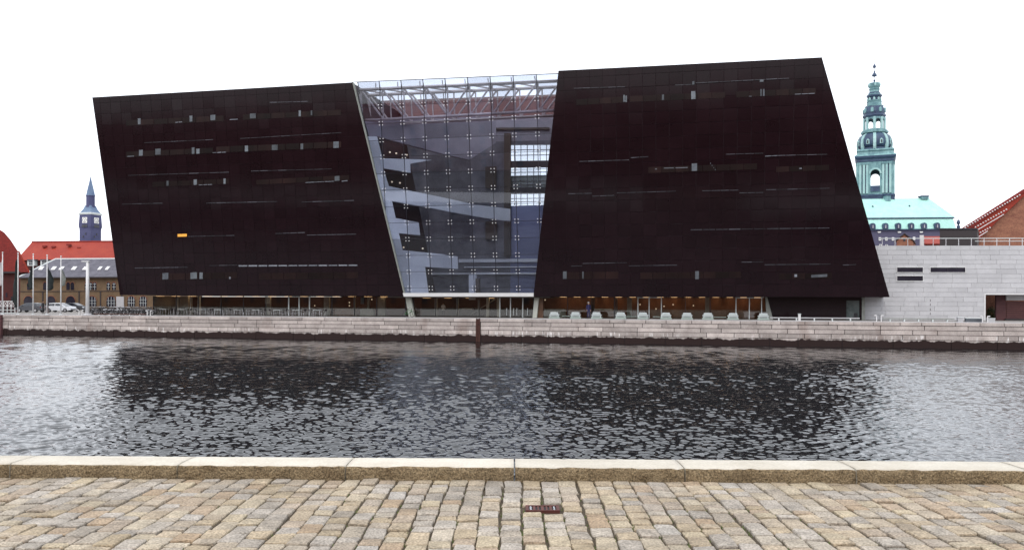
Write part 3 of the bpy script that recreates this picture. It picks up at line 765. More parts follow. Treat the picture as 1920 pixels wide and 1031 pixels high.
for x0, y0, x1, y1, m in ((910, 313, 930, 353, 'inner_dark'), (910, 415, 931, 449, 'inner_dark'), (860, 486, 1030, 492, 'atrium_light'), (765, 512, 1030, 515, 'atrium_light'), (870, 500, 1030, 502, 'atrium_light'), (700, 246, 860, 250, 'atrium_light'), (840, 240, 1030, 244, 'inner_dark')):
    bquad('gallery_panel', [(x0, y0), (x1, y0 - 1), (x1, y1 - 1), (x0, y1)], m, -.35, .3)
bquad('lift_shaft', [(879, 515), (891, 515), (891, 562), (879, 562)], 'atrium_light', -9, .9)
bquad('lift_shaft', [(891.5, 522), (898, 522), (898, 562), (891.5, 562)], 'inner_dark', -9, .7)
# floor of the atrium, glass roof
f0, f1 = fp(757, 553, -.4), fp(1000, 553, -.4)
zf = f0.z
MB().prism([V(f0.x, f0.y, zf) - e1 * 2, V(f1.x, f1.y, zf) + e1 * 2, V(f1.x, f1.y, zf) + e1 * 2 + bk * 13, V(f0.x, f0.y, zf) - e1 * 2 + bk * 13], V(0, 0, -.3)).build('atrium_floor', M['inner_dark'], lib)
r0, r1 = fp(664, 155.5, -.35), fp(1047, 139, -.35)
q0, q1 = bp(664, 191), bp(1060, 176.7)
MB().prism([r0, r1, V(q1.x, q1.y, r1.z), V(q0.x, q0.y, r0.z)], V(0, 0, -.06)).build('roof_glazing', M['glass_roof'], lib)
for k in range(1, 9):
    a = r0 + (r1 - r0) * k / 9; b = V(q0.x, q0.y, r0.z) + (V(q1.x, q1.y, r1.z) - V(q0.x, q0.y, r0.z)) * k / 9
    MB().tube(a + V(0, 0, -.15), b + V(0, 0, -.15), .06, n=5).build('roof_bar', M['truss'], lib)
# left side wall of the atrium with its slanted galleries
la, lb = fp(664, 157, -.45), fp(759, 551, -.45)
dd = e1 * math.cos(R(42)) + bk * math.sin(R(42))
nl = (lb - la).cross(dd).normalized()
if nl.y < 0: nl = -nl
def lp(px, py): return onp(px, py, la, nl)
def lpoly(pts, m='atrium_light', th=.4): return MB().prism([lp(*p) for p in pts], nl * th).build('gallery_parapet', M[m], lib)
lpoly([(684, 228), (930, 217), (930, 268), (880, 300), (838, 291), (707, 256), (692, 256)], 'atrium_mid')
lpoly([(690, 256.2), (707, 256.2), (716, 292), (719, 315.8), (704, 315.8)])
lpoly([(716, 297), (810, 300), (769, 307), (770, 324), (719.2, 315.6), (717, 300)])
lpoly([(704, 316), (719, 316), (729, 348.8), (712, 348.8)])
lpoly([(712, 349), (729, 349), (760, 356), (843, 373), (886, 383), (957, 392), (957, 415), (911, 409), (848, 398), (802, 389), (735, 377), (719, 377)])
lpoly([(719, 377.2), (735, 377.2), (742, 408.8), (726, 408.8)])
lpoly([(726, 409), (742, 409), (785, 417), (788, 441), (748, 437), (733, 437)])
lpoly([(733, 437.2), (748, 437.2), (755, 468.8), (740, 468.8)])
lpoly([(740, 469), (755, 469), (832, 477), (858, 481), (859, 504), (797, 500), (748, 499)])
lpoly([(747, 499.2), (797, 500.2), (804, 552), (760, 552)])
for k in range(7):
    p = [(750, 286), (770, 289), (738, 284), (742, 340), (757, 342), (764, 464), (800, 466)][k]
    q = lp(*p) + nl * 1.2
    MB().lathe(q, [(.02, 0), (.12, .08), (.1, .16), (.02, .22)], 8).build('gallery_lamp', M['lamp'], lib)

# ---- ground floor
G0 = P0 + bk * 2.2
def gp(px, py, d=0): return onp(px, py, G0 + bk * d, bk)
def gx(px, z, d=0):
    p = gp(px, 590, d); return V(p.x, p.y, z)
def gbox(name, x0, x1, z0, z1, m, d=0, th=.1, parent=lib):
    a, b = gx(x0, z0, d), gx(x1, z0, d)
    return MB().prism([a, b, b + Z * (z1 - z0), a + Z * (z1 - z0)], bk * th).build(name, M[m], parent)
Ltop = SOF - .02
ed = [287, 330, 372, 414, 456, 498, 541, 560.5, 580, 622, 664, 706, 760]
ec = [775, 816, 857, 898, 937, 957, 980, 1000]
er = [1012, 1064, 1108, 1152, 1196, 1217, 1240, 1285, 1332, 1380, 1405, 1428, 1437]
bright = {541, 560.5, 580, 937, 957, 980, 1196, 1217, 1240, 1380, 1405, 1428}
for lst in (ed, ec, er):
    for a, b in zip(lst[:-1], lst[1:]):
        gbox('shop_pane', a + .6, b - .6, GZ, Ltop, 'glass_floor', .03, .02)
    for a in lst:
        w = .85 if a in bright else .45
        gbox('mullion', a - w, a + w, GZ, Ltop, 'offwhite' if a in bright else 'dark_steel', -.03, .12)
for a, b in ((541, 580), (1196, 1240), (1380, 1428)):
    gbox('door_header', a + 1, b - 1, Ltop - .12, Ltop - .04, 'offwhite', -.05, .1)
for x in (950, 963, 969, 989): gbox('door_handle', x - .5, x + .5, GZ + .25, GZ + 1.1, 'offwhite', -.12, .06)
# rear walls inside
DI = 7.5
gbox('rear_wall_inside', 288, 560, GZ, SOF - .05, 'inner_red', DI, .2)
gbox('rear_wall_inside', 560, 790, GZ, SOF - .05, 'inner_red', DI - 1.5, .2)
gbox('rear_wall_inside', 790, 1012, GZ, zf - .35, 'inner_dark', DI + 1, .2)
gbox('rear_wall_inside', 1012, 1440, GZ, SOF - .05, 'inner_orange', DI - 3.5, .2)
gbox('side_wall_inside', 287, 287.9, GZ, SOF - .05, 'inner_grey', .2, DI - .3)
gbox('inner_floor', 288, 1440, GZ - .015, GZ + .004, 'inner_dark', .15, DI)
for x, w, m in ((303, 10, 'inner_grey'), (345, 16, 'inner_grey'), (372, 3, 'offwhite'), (357, 1.5, 'offwhite'), (331, 1.5, 'offwhite'), (502, 8, 'inner_grey'), (612, 10, 'inner_grey'), (664, 2, 'inner_grey'), (690, 4, 'inner_grey'), (715, 14, 'inner_grey'), (817, 5, 'inner_grey'), (857, 4, 'inner_grey'), (914, 5, 'column'), (934, 5, 'column'), (897, 3, 'inner_grey'), (1112, 6, 'inner_dark'), (1154, 7, 'inner_dark'), (1180, 9, 'inner_grey'), (1326, 8, 'inner_grey')):
    gbox('inner_column', x - w / 2, x + w / 2, GZ, SOF - .06, m, 2.2 + random.random(), .35)
gbox('counter', 855, 885, GZ + .9, GZ + 1.0, 'offwhite', 3, .5); gbox('counter', 1114, 1148, GZ + .95, GZ + 1.03, 'column', 1.5, .6)
gbox('counter', 625, 668, GZ, GZ + .95, 'wood_counter', 2.5, .6); gbox('counter', 1020, 1060, GZ, GZ + 1.0, 'inner_grey', 2, .5)
gbox('counter', 675, 700, GZ, GZ + .9, 'inner_grey', 2, .5)
gbox('poster', 497, 506, GZ + 1.5, GZ + 2.3, 'column', 2.0, .04); gbox('poster', 676, 682, GZ + 1.5, GZ + 2.3, 'blind', 2.0, .04)
a = gx(884, GZ + .3, 3); b = gx(930, GZ + 2.2, 3)
MB().prism([a, b, b + Z * .12, a + Z * .12], bk * .5).build('escalator_rail', M['inner_grey'], lib)
for x, z in ((1022, 2.0), (1200, 1.5), (1245, 1.3), (1262, 1.5), (1230, 1.0), (1300, 1.4), (655, 1.6), (655, 1.2), (590, 1.2), (697, 2.0)):
    MB().lathe(gx(x, GZ + z, 2.5), [(.02, 0), (.07, .05), (.07, .1), (.02, .16)], 8).build('pendant_lamp', M['lamp'], lib)
# leaning columns, black base with its door
for pts in ([(760, 557), (770, 557), (778, 599), (767, 599)], [(1002, 557), (1010.5, 557), (1006, 599), (998, 599)]):
    MB().prism([gp(x, y, -.5) for x, y in pts], bk * .4).build('leaning_column', M['column'], lib)
MB().prism([gp(x, y, -.12) for x, y in [(1010.5, 557.5), (1018, 557.5), (1018, 599), (1006.5, 599)]], bk * .1).build('door_panel', M['wood_counter'], lib)
MB().prism([gp(x, y, -.08) for x, y in [(1436, 556), (1622, 556), (1622, 600), (1448, 600)]], bk * 6).build('granite_base', M['granite'], lib)
MB().prism([gp(x, y, -.3) for x, y in [(1435, 556.5), (1438.5, 556.5), (1450, 600), (1437.5, 600)]], bk * .2).build('leaning_column', M['inner_grey'], lib)
gbox('side_door', 1587, 1611, GZ, GZ + 2.1, 'greenish_glass', -.16, .07)
gbox('side_door_sign', 1601, 1608, GZ + .1, GZ + .75, 'slit', -.2, .03)
gbox('door_jamb', 1616, 1622, GZ, SOF - .02, 'inner_grey', -.2, .1)

# ------------------------------------------------------------------ white clad annex on the right
ew = V(1, -.06, 0).normalized(); bw = V(-ew.y, ew.x, 0)
A0 = atd(1668, 590, 92.5)
def ap(px, py, d=0): return onp(px, py, A0 + bw * d, bw)
axd = lambda px, d: (ap(px, 560, d) - A0).dot(ew)
ax = lambda px: (ap(px, 560) - A0).dot(ew)
az = lambda px, py: ap(px, py).z
def apt(l, z, d=0): p = A0 + ew * l + bw * d; return V(p.x, p.y, z)
ann = thing('stone_clad_annex', 'low pale stone-clad annex with slot windows to the right of the library', 'building', tuple(apt(ax(1780), GZ)))
AL0, AL1, AT = ax(1615), ax(2010), az(1790, 460.5)
HL0, HT = ax(1847.5), az(1880, 552.5)
def abox(name, l0, l1, z0, z1, m, d=0., th=.3, parent=ann): return MB().prism([apt(l0, z0, d), apt(l1, z0, d), apt(l1, z1, d), apt(l0, z1, d)], bw * th).build(name, M[m], parent)
wall = abox('wall', AL0, HL0, GZ, AT - .005, 'clad_core', .05, .4)
abox('lintel_wall', HL0, AL1, HT, AT - .005, 'clad_core', .05, .4)
abox('roof_deck', AL0, AL1, AT - .3, AT - .02, 'clad_core', .46, 12)
PHH = (AT - GZ) / 16; PL = 2.05
cm = {}
for r in range(16):
    z0 = GZ + r * PHH; l = AL0 - PL * random.random()
    while l < AL1:
        w = PL * random.choice([.75, 1, 1, 1.25]); a, b = max(l, AL0), min(l + w, AL1); l += w
        segs = [(a, b, z0, z0 + PHH)]
        if b > HL0 and z0 < HT:
            segs = []
            if a < HL0 - .2: segs.append((a, HL0, z0, z0 + PHH))
            if z0 + PHH > HT + .05: segs.append((max(a, HL0), b, HT, z0 + PHH))
        for (p, q, s, t_) in segs:
            if q - p < .1: continue
            MB().prism([apt(p + .011, s + .011), apt(q - .011, s + .011), apt(q - .011, t_ - .011), apt(p + .011, t_ - .011)], bw * .06).build('panel', M['clad'], wall)
for x0, x1, y0, y1, n in ((1681.5, 1730, 501.5, 510.5, 1), (1681.5, 1730, 517.5, 526.5, 1), (1744, 1809.5, 501.5, 510.5, 2)):
    l0, l1, z0, z1 = ax(x0), ax(x1), az(1740, y1), az(1740, y0)
    w = abox('window', l0, l1, z0, z1, 'window_dark', -.025, .03)
    for (a, b, c, d_) in ((l0 - .06, l0, z0 - .06, z1 + .06), (l1, l1 + .06, z0 - .06, z1 + .06), (l0, l1, z1, z1 + .06), (l0, l1, z0 - .06, z0)):
        abox('frame', a, b, c, d_, 'white', -.07, .1, w)
    if n == 2: abox('mullion', (l0 + l1) / 2 - .04, (l0 + l1) / 2 + .04, z0, z1, 'dark_steel', -.05, .04, w)
for y in (563, 571, 580, 588): abox('slot', ax(1744), ax(1744.8), az(1744, y + 2), az(1744, y - 2), 'trim_dark', -.02, .03)
abox('opening_frame', HL0 - .12, HL0 + .02, GZ, HT + .12, 'white', -.03, .5); abox('opening_frame', HL0 + .02, AL1, HT - .0, HT + .12, 'white', -.03, .5)
# inside the passage
abox('passage_ceiling', HL0, AL1, HT + .01, HT + .2, 'clad', .5, 7)
abox('passage_door', axd(1868, 2), axd(1886, 2), GZ, HT - .03, 'brick_maroon', 2, .3)
abox('passage_lintel', axd(1887, 1.8), AL1, HT - .6, HT - .05, 'clad', 1.8, .2)
LV0, LV1 = axd(1887, 2), AL1 + 1
for k in range(8): abox('louvre', LV0, LV1, GZ + .2 + k * .235, GZ + .2 + k * .235 + .2, 'brick_maroon', 2 - (k % 2) * .03, .1)
abox('passage_sill', axd(1886, 1.7), AL1, GZ, GZ + .18, 'trim_dark', 1.7, .4)
gw = MB().prism([apt(HL0 - 1, GZ, 9), apt(axd(1990, 9), GZ, 9), apt(axd(1990, 9), 3.4, 9), apt(HL0 - 1, 3.4, 9)], bw * .4).build('garden_wall', M['brick'])
tag(gw, 'red brick wall seen through the passage opening of the annex', 'wall')
def bush(name, c, r, n, label):
    t = thing(name, label, 'bush', tuple(c))
    mb = MB()
    for k in range(n):
        d = V(random.gauss(0, 1), random.gauss(0, 1), random.gauss(0, 1)).normalized() * r * random.uniform(.5, 1)
        p = Vector(c) + V(0, 0, r) + V(d.x, d.y, d.z * 1.1); a = V(random.gauss(0, 1), random.gauss(0, 1), random.gauss(0, 1)).normalized(); b = a.orthogonal().normalized(); s = random.uniform(.05, .1)
        mb.add([p + a * s, p + b * s * .6, p - a * s, p - b * s * .6], [(0, 1, 2, 3)])
    o = link('foliage', mb.mesh('foliage', M['leaf']), t); o.location = -W[t]; 
    MB().tube(Vector(c), Vector(c) + V(0, 0, r * 1.2), .04, .02, 6).build('stem', M['wood_counter'], t)
bush('bush', apt(axd(1860, 7.5), GZ, 7.5), .7, 900, 'green bush glimpsed through the passage opening of the annex')
# roof railing
rl = thing('roof_railing', 'thin pale metal railing along the flat annex roof', 'railing', tuple(apt(ax(1790), AT)))
za, zb = AT, az(1790, 447)
for px in range(1656, 2000, 24):
    abox('post', ax(px), ax(px + 1), za - .02, zb, 'chrome', .4, .05, rl)
abox('handrail', ax(1653), AL1, zb, zb + .07, 'offwhite', .36, .12, rl)
abox('handrail', ax(1831), AL1, zb - .3, zb - .24, 'offwhite', .38, .06, rl)
# roof-top bits on and behind the annex
t = thing('rooftop_box', 'plain dark box standing behind the annex roof railing', 'roof box', tuple(atd(1798, 462, 112)))
MB().prism([atd(1762, 470, 112), atd(1832, 470, 112), atd(1832, 429, 112), atd(1762, 429, 112)], V(4.6, 8, 0)).build('casing', M['trim_dark'], t)
MB().prism([atd(1761, 430.5, 111.9), atd(1833, 430.5, 111.9), atd(1833, 428, 111.9), atd(1761, 428, 111.9)], V(4.7, 8.2, 0)).build('coping', M['dark_steel'], t)
t = thing('brick_gable_house', 'small brick gabled house showing behind the annex railing', 'house', tuple(atd(1697, 470, 150)))
MB().prism([atd(x, y, 150) for x, y in [(1681, 480), (1712, 480), (1712, 452), (1696, 440), (1681, 452)]], V(4.2, 8, 0)).build('wall', M['brick'], t)
MB().prism([atd(x, y, 149.8) for x, y in [(1679, 452.5), (1696, 439), (1714, 452.5), (1714, 450.5), (1696, 437), (1679, 450.5)]], V(4.3, 8.4, 0)).build('roof', M['trim_dark'], t)
MB().prism([atd(x, y, 149.9) for x, y in [(1694, 452), (1698, 452), (1698, 447), (1694, 447)]], V(0, .2, 0)).build('window', M['window_dark'], t)
t = thing('orange_roof_house', 'house with an orange-red roof beside a white chimney, behind the annex railing', 'house', tuple(atd(1748, 470, 160)))
MB().prism([atd(x, y, 160) for x, y in [(1735, 480), (1766, 480), (1766, 456), (1735, 456)]], V(5.5, 10, 0)).build('wall', M['brick'], t)
mb = MB(); a, b = atd(1733, 457, 159.6), atd(1768, 457, 159.6); c, d_ = atd(1768, 443, 165), atd(1733, 443, 165)
mb.prism([a, b, c, d_], V(0, .1, -.2)); mb.build('roof', M['red_tile'], t)
MB().prism([atd(x, y, 159) for x, y in [(1724.5, 480), (1733, 480), (1732, 441), (1724.5, 441)]], V(1, 2, 0)).build('chimney', M['white'], t)

# ---- brick warehouse with red roof at the right edge
t = thing('brick_warehouse', 'brick warehouse with a steep red tiled roof at the photo\'s right edge', 'building', tuple(atd(1900, 480, 142)))
D = 142
MB().prism([atd(x, y, D) for x, y in [(1826, 490), (1826, 452), (1836, 446), (1945, 341), (2080, 257), (2080, 490)]], V(13, 20, 0)).build('gable', M['brick'], t)
# roof: real slabs stepping back, each with its own row of pale verge tiles
def roofband(pts, d, m): return MB().prism([atd(x, y, D + d) for x, y in pts], V(12.5, 20, 0)).build('roof', M[m], t)
rb1 = roofband([(1800, 430), (1806, 437), (1948, 341), (2080, 262), (2080, 253), (1945, 338)], -.9, 'red_tile_dark')
rb2 = roofband([(1806, 437), (1811, 452), (1838, 446), (1867, 417), (1948, 341)], -.6, 'red_tile')
rb3 = roofband([(1811, 452), (1814, 458), (1835, 452.5), (1838, 446.4)], -.55, 'red_tile_dark')
dm = MB().lathe((0, 0, 0), [(.04, -.1), (.13, -.06), (.15, 0), (.1, .09), (.03, .12)], 6).mesh('verge_tile', M['white'])
def beads(x0, y0, x1, y1, n):
    for k in range(n):
        f = k / (n - 1); link('verge_tile', dm, t, atd(x0 + (x1 - x0) * f, y0 + (y1 - y0) * f, D - 1.05))
beads(1810, 427, 1912, 366, 23); beads(1829, 426, 1887, 393, 13); beads(1834, 438, 1856, 427, 6)
for (a, b, c, d_) in ((1833, 431, 1882, 402), (1835, 444, 1852, 433)):
    MB().tube(atd(a, b, D - 1), atd(c, d_, D - 1), .07, n=6).build('verge_strip', M['white'], t)

# ------------------------------------------------------------------ palace and its tower
PD = 350.
pal = thing('copper_roof_palace', 'grey palace with a pale green copper mansard roof and dormers', 'building', tuple(atd(1690, 480, PD) * V(1, 1, 0).length if False else atd(1690, 480, PD)))
MB().prism([atd(x, y, PD) for x, y in [(1590, 500), (1766, 500), (1790, 500), (1790, 429.5), (1590, 431)]], V(0, 30, 0)).build('wall', M['palace_wall'], pal)
MB().prism([atd(x, y, PD - .8) for x, y in [(1590, 432), (1794, 430.5), (1794, 428.5), (1590, 430)]], V(0, 31, 0)).build('cornice', M['copper_dark'], pal)
def frustum(name, base, top, y_front0, y_front1, m, dep0, dep1, back):
    (xa, ya), (xb, yb) = base; (xc, yc), (xd, yd) = top
    p = [atd(xa, ya, dep0), atd(xb, yb, dep0), None, None]; p[2] = p[1] + V(0, back, 0); p[3] = p[0] + V(0, back, 0)
    q = [atd(xc, yc, dep1), atd(xd, yd, dep1), None, None]; bb = back - 2 * (dep1 - dep0)
    q[2] = q[1] + V(0, bb, 0); q[3] = q[0] + V(0, bb, 0)
    mb = MB(); mb.add(p + q, [(0, 1, 5, 4), (1, 2, 6, 5), (2, 3, 7, 6), (3, 0, 4, 7), (4, 5, 6, 7), (3, 2, 1, 0)])
    return mb.build(name, M[m], pal)
frustum('mansard', ((1590, 430), (1793, 428.6)), ((1590, 410.5), (1787, 409)), 0, 0, 'copper', PD - .5, PD + 1.5, 30)
MB().prism([atd(x, y, PD + 1) for x, y in [(1590, 411), (1790, 409.3), (1790, 407), (1590, 408.6)]], V(0, 28, 0)).build('gutter', M['copper_dark'], pal)
frustum('roof', ((1590, 408.7), (1790, 407)), ((1590, 374), (1741, 371.5)), 0, 0, 'copper', PD + 1, PD + 14, 28)
for x in (1637, 1661, 1685, 1709.5, 1733.5, 1758):
    y = 429 - (x - 1637) * .008
    pts = [(x - 5, y), (x + 5, y), (x + 5, y - 7), (x + 3.6, y - 9.6), (x, y - 11), (x - 3.6, y - 9.6), (x - 5, y - 7)]
    d = MB().prism([atd(a, b, PD - 1.2) for a, b in pts], V(0, 3, 0)).build('dormer', M['copper_dark'], pal)
    MB().prism([atd(a, b, PD - 1.3) for a, b in [(x - 2.6, y - .8), (x + 2.6, y - .8), (x + 2.6, y - 6.5), (x, y - 8), (x - 2.6, y - 6.5)]], V(0, .3, 0)).build('window', M['palace_wall'], d)
    MB().prism([atd(a, b, PD - 1.45) for a, b in [(x - .4, y - 1), (x + .4, y - 1), (x + .4, y - 7), (x - .4, y - 7)]], V(0, .1, 0)).build('glazing_bar', M['offwhite'], d)
for x, y, h in ((1650, 448, 6), (1662, 448, 6), (1674.5, 448, 6), (1651, 460, 4), (1662.5, 460, 3), (1714, 447, 6), (1738, 447, 6)):
    w = MB().prism([atd(a, b, PD - .3) for a, b in [(x - 2.2, y + h / 2), (x + 2.2, y + h / 2), (x + 2.2, y - h / 2), (x - 2.2, y - h / 2)]], V(0, .4, 0)).build('window', M['white'], pal)
    MB().prism([atd(a, b, PD - .4) for a, b in [(x - 1.2, y + .6), (x + 1.2, y + .6), (x + 1.2, y - .8), (x - 1.2, y - .8)]], V(0, .2, 0)).build('pane', M['window_dark'], w)
for x in (1648.5, 1686.5, 1727.5):
    MB().prism([atd(a, b, PD - .4) for a, b in [(x - 3, 434), (x + 3, 434), (x + 3.3, 436), (x + 1, 436.6), (x - 2, 436.6)]], V(0, .5, 0)).build('bracket', M['white'], pal)
for x0, x1, y0, y1 in ((1728.5, 1741.5, 366.5, 373), (1661, 1670, 364.5, 378)):
    c = MB().prism([atd(a, b, PD + 12) for a, b in [(x0, y1), (x1, y1), (x1, y0 + 2.4), (x0, y0 + 2.4)]], V(0, 3, 0)).build('chimney', M['copper_mid'], pal)
    MB().prism([atd(a, b, PD + 11.8) for a, b in [(x0 - .5, y0 + 2.3), (x1 + .5, y0 + 2.3), (x1 + .5, y0), (x0 - .5, y0)]], V(0, 3.4, 0)).build('cap', M['copper_dark'], c)
for x, y in ((1637, 387.5), (1706, 386.5)):
    MB().prism([atd(a, b, PD + 8 - 0) for a, b in [(x - 1, y + 2), (x + 1, y + 2), (x + .6, y - 2), (x - .6, y - 2)]], V(0, 3, 0)).build('roof_hatch', M['copper_dark'], pal)
MB().lathe(atd(1797, 429, PD + 1), [(.6, -.5), (.7, 1), (.3, 1.6), (.8, 2.4), (.6, 3.2), (.1, 3.8)], 8).build('finial', M['copper_dark'], pal)

# tower
TD = 366.; k_ = TD * 1.02 / FPX
tc = atd(1641, 372, TD); tb = atd(1639, 372, TD)
tow = thing('palace_spire', 'ornate green copper palace spire with open arches and gilded tip', 'spire', (tb.x, tb.y, tb.z - 6))
TC = TD + 31 * TD / FPX
def zt(py): return atd(1639, py, TC).z
def hw(px): return px * k_
cy = TD + hw(31); cx = atd(1641, 330, cy).x
TOFF = -math.atan2(cx, cy)
# square belfry: corner piers, pilasters, arches on four sides
H = hw(31.0); z0, z1 = zt(368), zt(307)
ow = hw(8); zs = zt(330)          # arch half width, springing height
def face(i):
    a = i * math.pi / 2 + TOFF; return V(math.cos(a), math.sin(a), 0), V(-math.sin(a), math.cos(a), 0)
for i in range(4):
    n_, u_ = face(i); C0 = V(cx, cy, 0)
    arc = [(ow * math.cos(R(180 - a)), zs + ow * math.sin(R(180 - a))) for a in range(0, 181, 20)]
    zsill = zt(352)
    pts = [(-H, z0), (H, z0), (H, z1), (-H, z1)]
    P = lambda s, z, d=0: C0 + n_ * (H - d) + u_ * s + Z * z
    ov = .0 if i % 2 else .03
    HH = H - (.9 if i % 2 else .0)
    mb = MB()
    mb.prism([P(-HH, z0), P(-ow, z0), P(-ow, zs), P(-HH, zs)], -n_ * .9)
    mb.prism([P(ow, z0), P(HH, z0), P(HH, zs), P(ow, zs)], -n_ * .9)
    mb.prism([P(-ow, z0), P(ow, z0), P(ow, zsill), P(-ow, zsill)], -n_ * .9)
    mb.prism([P(-HH, zs)] + [P(x, z) for x, z in arc] + [P(HH, zs), P(HH, z1), P(-HH, z1)], -n_ * .9)
    w = mb.build('belfry_wall', M['copper_mid'], tow)
    for s in (-.82, -.62, -.44, .44, .62, .82):
        MB().prism([P(H * s - .45, zt(366), -.02), P(H * s + .45, zt(366), -.02), P(H * s + .45, zt(313), -.02), P(H * s - .45, zt(313), -.02)], n_ * .45).build('pilaster', M['spire_light'], w)
        MB().prism([P(H * s - .62, zt(313), -.02), P(H * s + .62, zt(313), -.02), P(H * s + .7, zt(309), -.02), P(H * s - .7, zt(309), -.02)], n_ * .6).build('capital', M['copper_mid'], w)
    for sg in (-.72, -.53, .53, .72):
        MB().prism([P(H * sg - .18, zt(366), -.01), P(H * sg + .18, zt(366), -.01), P(H * sg + .18, zt(313), -.01), P(H * sg - .18, zt(313), -.01)], n_ * .1).build('groove_shade', M['copper_dark'], w)  # dark strips put in for the shade in the recesses between pilasters
    MB().prism([P(-ow, zt(363), -.1), P(ow, zt(363), -.1), P(ow, zt(352.5), -.1), P(-ow, zt(352.5), -.1)], n_ * .3).build('balustrade', M['copper_dark'], w)
    # archivolt
    arc2 = [((ow + .7) * math.cos(R(180 - a)), zs + (ow + .7) * math.sin(R(180 - a))) for a in range(0, 181, 20)]
    MB().prism([P(x, z, -.02) for x, z in arc] + [P(x, z, -.02) for x, z in arc2[::-1]], n_ * .3).build('archivolt', M['spire_light'], w)
def sq(name, prof, m):    # square-plan mouldings: (half width px, py)
    return MB().lathe((cx, cy, 0), [(hw(r) * 1.4142, zt(py)) for r, py in prof], 4, .5 + TOFF / (math.pi / 2)).build(name, M[m], tow)
sq('base', [(33, 390), (33, 372), (34, 371.5), (34, 369.5), (32, 368.2)], 'copper_dark')
sq('cornice', [(30, 309), (32, 307), (32, 303), (35, 300), (35.5, 297)], 'copper_dark')
sq('cornice_top', [(35.6, 297), (34, 295), (31, 293), (30, 288), (32, 287), (31.5, 284.5), (27, 283)], 'copper_mid')
cyc = cy
def oc(name, prof, m, n=16, ph=.5): return MB().lathe((cx - hw(1.5), cyc, 0), [(hw(r), zt(py)) for r, py in prof], n, ph).build(name, M[m], tow, n > 12)
oc('drum', [(30, 286), (29, 280), (26.5, 279), (26.5, 275)], 'copper_dark', 8)
oc('bulb', [(27.5, 278), (29.5, 274), (30, 268), (28.5, 262), (25, 256), (20.5, 252), (18, 250)], 'copper_dark', 16)
for i in range(8):
    a = (i + .5) * math.pi / 4; d = V(math.cos(a), math.sin(a), 0); u = V(-d.y, d.x, 0)
    pr = [(29, 284), (31, 279), (31.5, 272), (30.5, 264), (27, 257), (21, 252), (19, 250)]
    c = V(cx - hw(1.5), cyc, 0)
    pts = [c + d * hw(r) + Z * zt(py) for r, py in pr] + [c + d * hw(r - 3.5) + Z * zt(py) for r, py in pr[::-1]]
    MB().prism([p - u * hw(2.6) for p in pts], u * hw(5.2)).build('volute', M['spire_light'], tow)
    a = i * math.pi / 4 - math.pi / 2; d = V(math.cos(a), math.sin(a), 0); u = V(-d.y, d.x, 0)
    MB().prism([c + d * hw(26) + u * hw(s) + Z * zt(py) for s, py in ((-2.8, 274), (2.8, 274), (2.8, 267), (0, 264), (-2.8, 267))], d * hw(5)).build('lucarne', M['spire_light'], tow)
    MB().prism([c + d * hw(31) + u * hw(s) + Z * zt(py) for s, py in ((-1.3, 273), (1.3, 273), (1.3, 267.5), (-1.3, 267.5))], d * hw(.4)).build('lucarne_window', M['window_dark'], tow)
oc('gallery', [(19, 252), (24, 251), (24.5, 247.5), (22, 247), (22, 245), (20, 244.5)], 'copper_mid', 8)
# open lantern
for i in range(8):
    a = (i + .5) * math.pi / 4; d = V(math.cos(a), math.sin(a), 0); c = V(cx - hw(1.8), cyc, 0)
    MB().tube(c + d * hw(17.5) + Z * zt(248), c + d * hw(17.5) + Z * zt(222), hw(2.4), n=8).build('lantern_column', M['spire_light'], tow)
    a2 = (i + 1) * math.pi / 4; d2 = V(math.cos(a2), math.sin(a2), 0); u = V(-d2.y, d2.x, 0); ap_ = 17.5 * math.cos(math.pi / 8); hwid = 17.5 * math.sin(math.pi / 8)
    pts = [(-hwid, 232)] + [(-(hwid - 2.2) * math.cos(R(q)), 229 - 4 * math.sin(R(q))) for q in range(0, 181, 30)] + [(hwid, 232), (hwid, 221), (-hwid, 221)]
    MB().prism([c + d2 * hw(ap_ - 1) + u * hw(s) + Z * zt(py) for s, py in pts], d2 * hw(2)).build('lantern_arch', M['copper_mid'], tow)
    MB().prism([c + d2 * hw(ap_ - .5) + u * hw(s) + Z * zt(py) for s, py in ((-hwid, 248), (hwid, 248), (hwid, 243.5), (-hwid, 243.5))], d2 * hw(1)).build('lantern_rail', M['copper_dark'], tow)
def oc2(name, prof, m, n=8): return MB().lathe((cx - hw(2.2), cyc, 0), [(hw(r), zt(py)) for r, py in prof], n, .5).build(name, M[m], tow)
oc2('lantern_cornice', [(18, 223), (19, 221), (20.5, 219), (20, 216)], 'copper_dark')
oc2('dome', [(18.5, 216.5), (19, 211), (17.5, 205), (15.5, 201)], 'copper_dark', 12)
for i in range(8):
    a = i * math.pi / 4 - math.pi / 2 + .2; d = V(math.cos(a), math.sin(a), 0); u = V(-d.y, d.x, 0); c = V(cx - hw(2.2), cyc, 0)
    MB().prism([c + d * hw(17) + u * hw(s) + Z * zt(py) for s, py in ((-2.4, 213), (2.4, 213), (2.4, 206), (0, 204), (-2.4, 206))], d * hw(3)).build('oval_window', M['copper_mid'], tow)
oc2('tier', [(16, 201.5), (16.5, 199.5), (13, 198.8), (12.6, 193), (13.5, 191), (10.5, 189)], 'copper_mid')
oc2('tier', [(10, 190), (10.5, 184), (13.5, 182), (13.8, 179.5), (11, 178), (10, 174)], 'copper_dark')
for i in range(8):
    a = (i + .5) * math.pi / 4; d = V(math.cos(a), math.sin(a), 0); c = V(cx - hw(2.4), cyc, 0)
    MB().lathe(c + d * hw(10.8) + Z * zt(189.5), [(hw(2), 0), (hw(2.2), hw(3)), (hw(1.2), hw(5.5))], 6).build('scroll', M['spire_light'], tow)
oc2('tier', [(12.6, 179.4), (12.8, 177.8), (9, 176), (8.6, 170), (10, 168), (8.2, 166.5)], 'copper_mid')
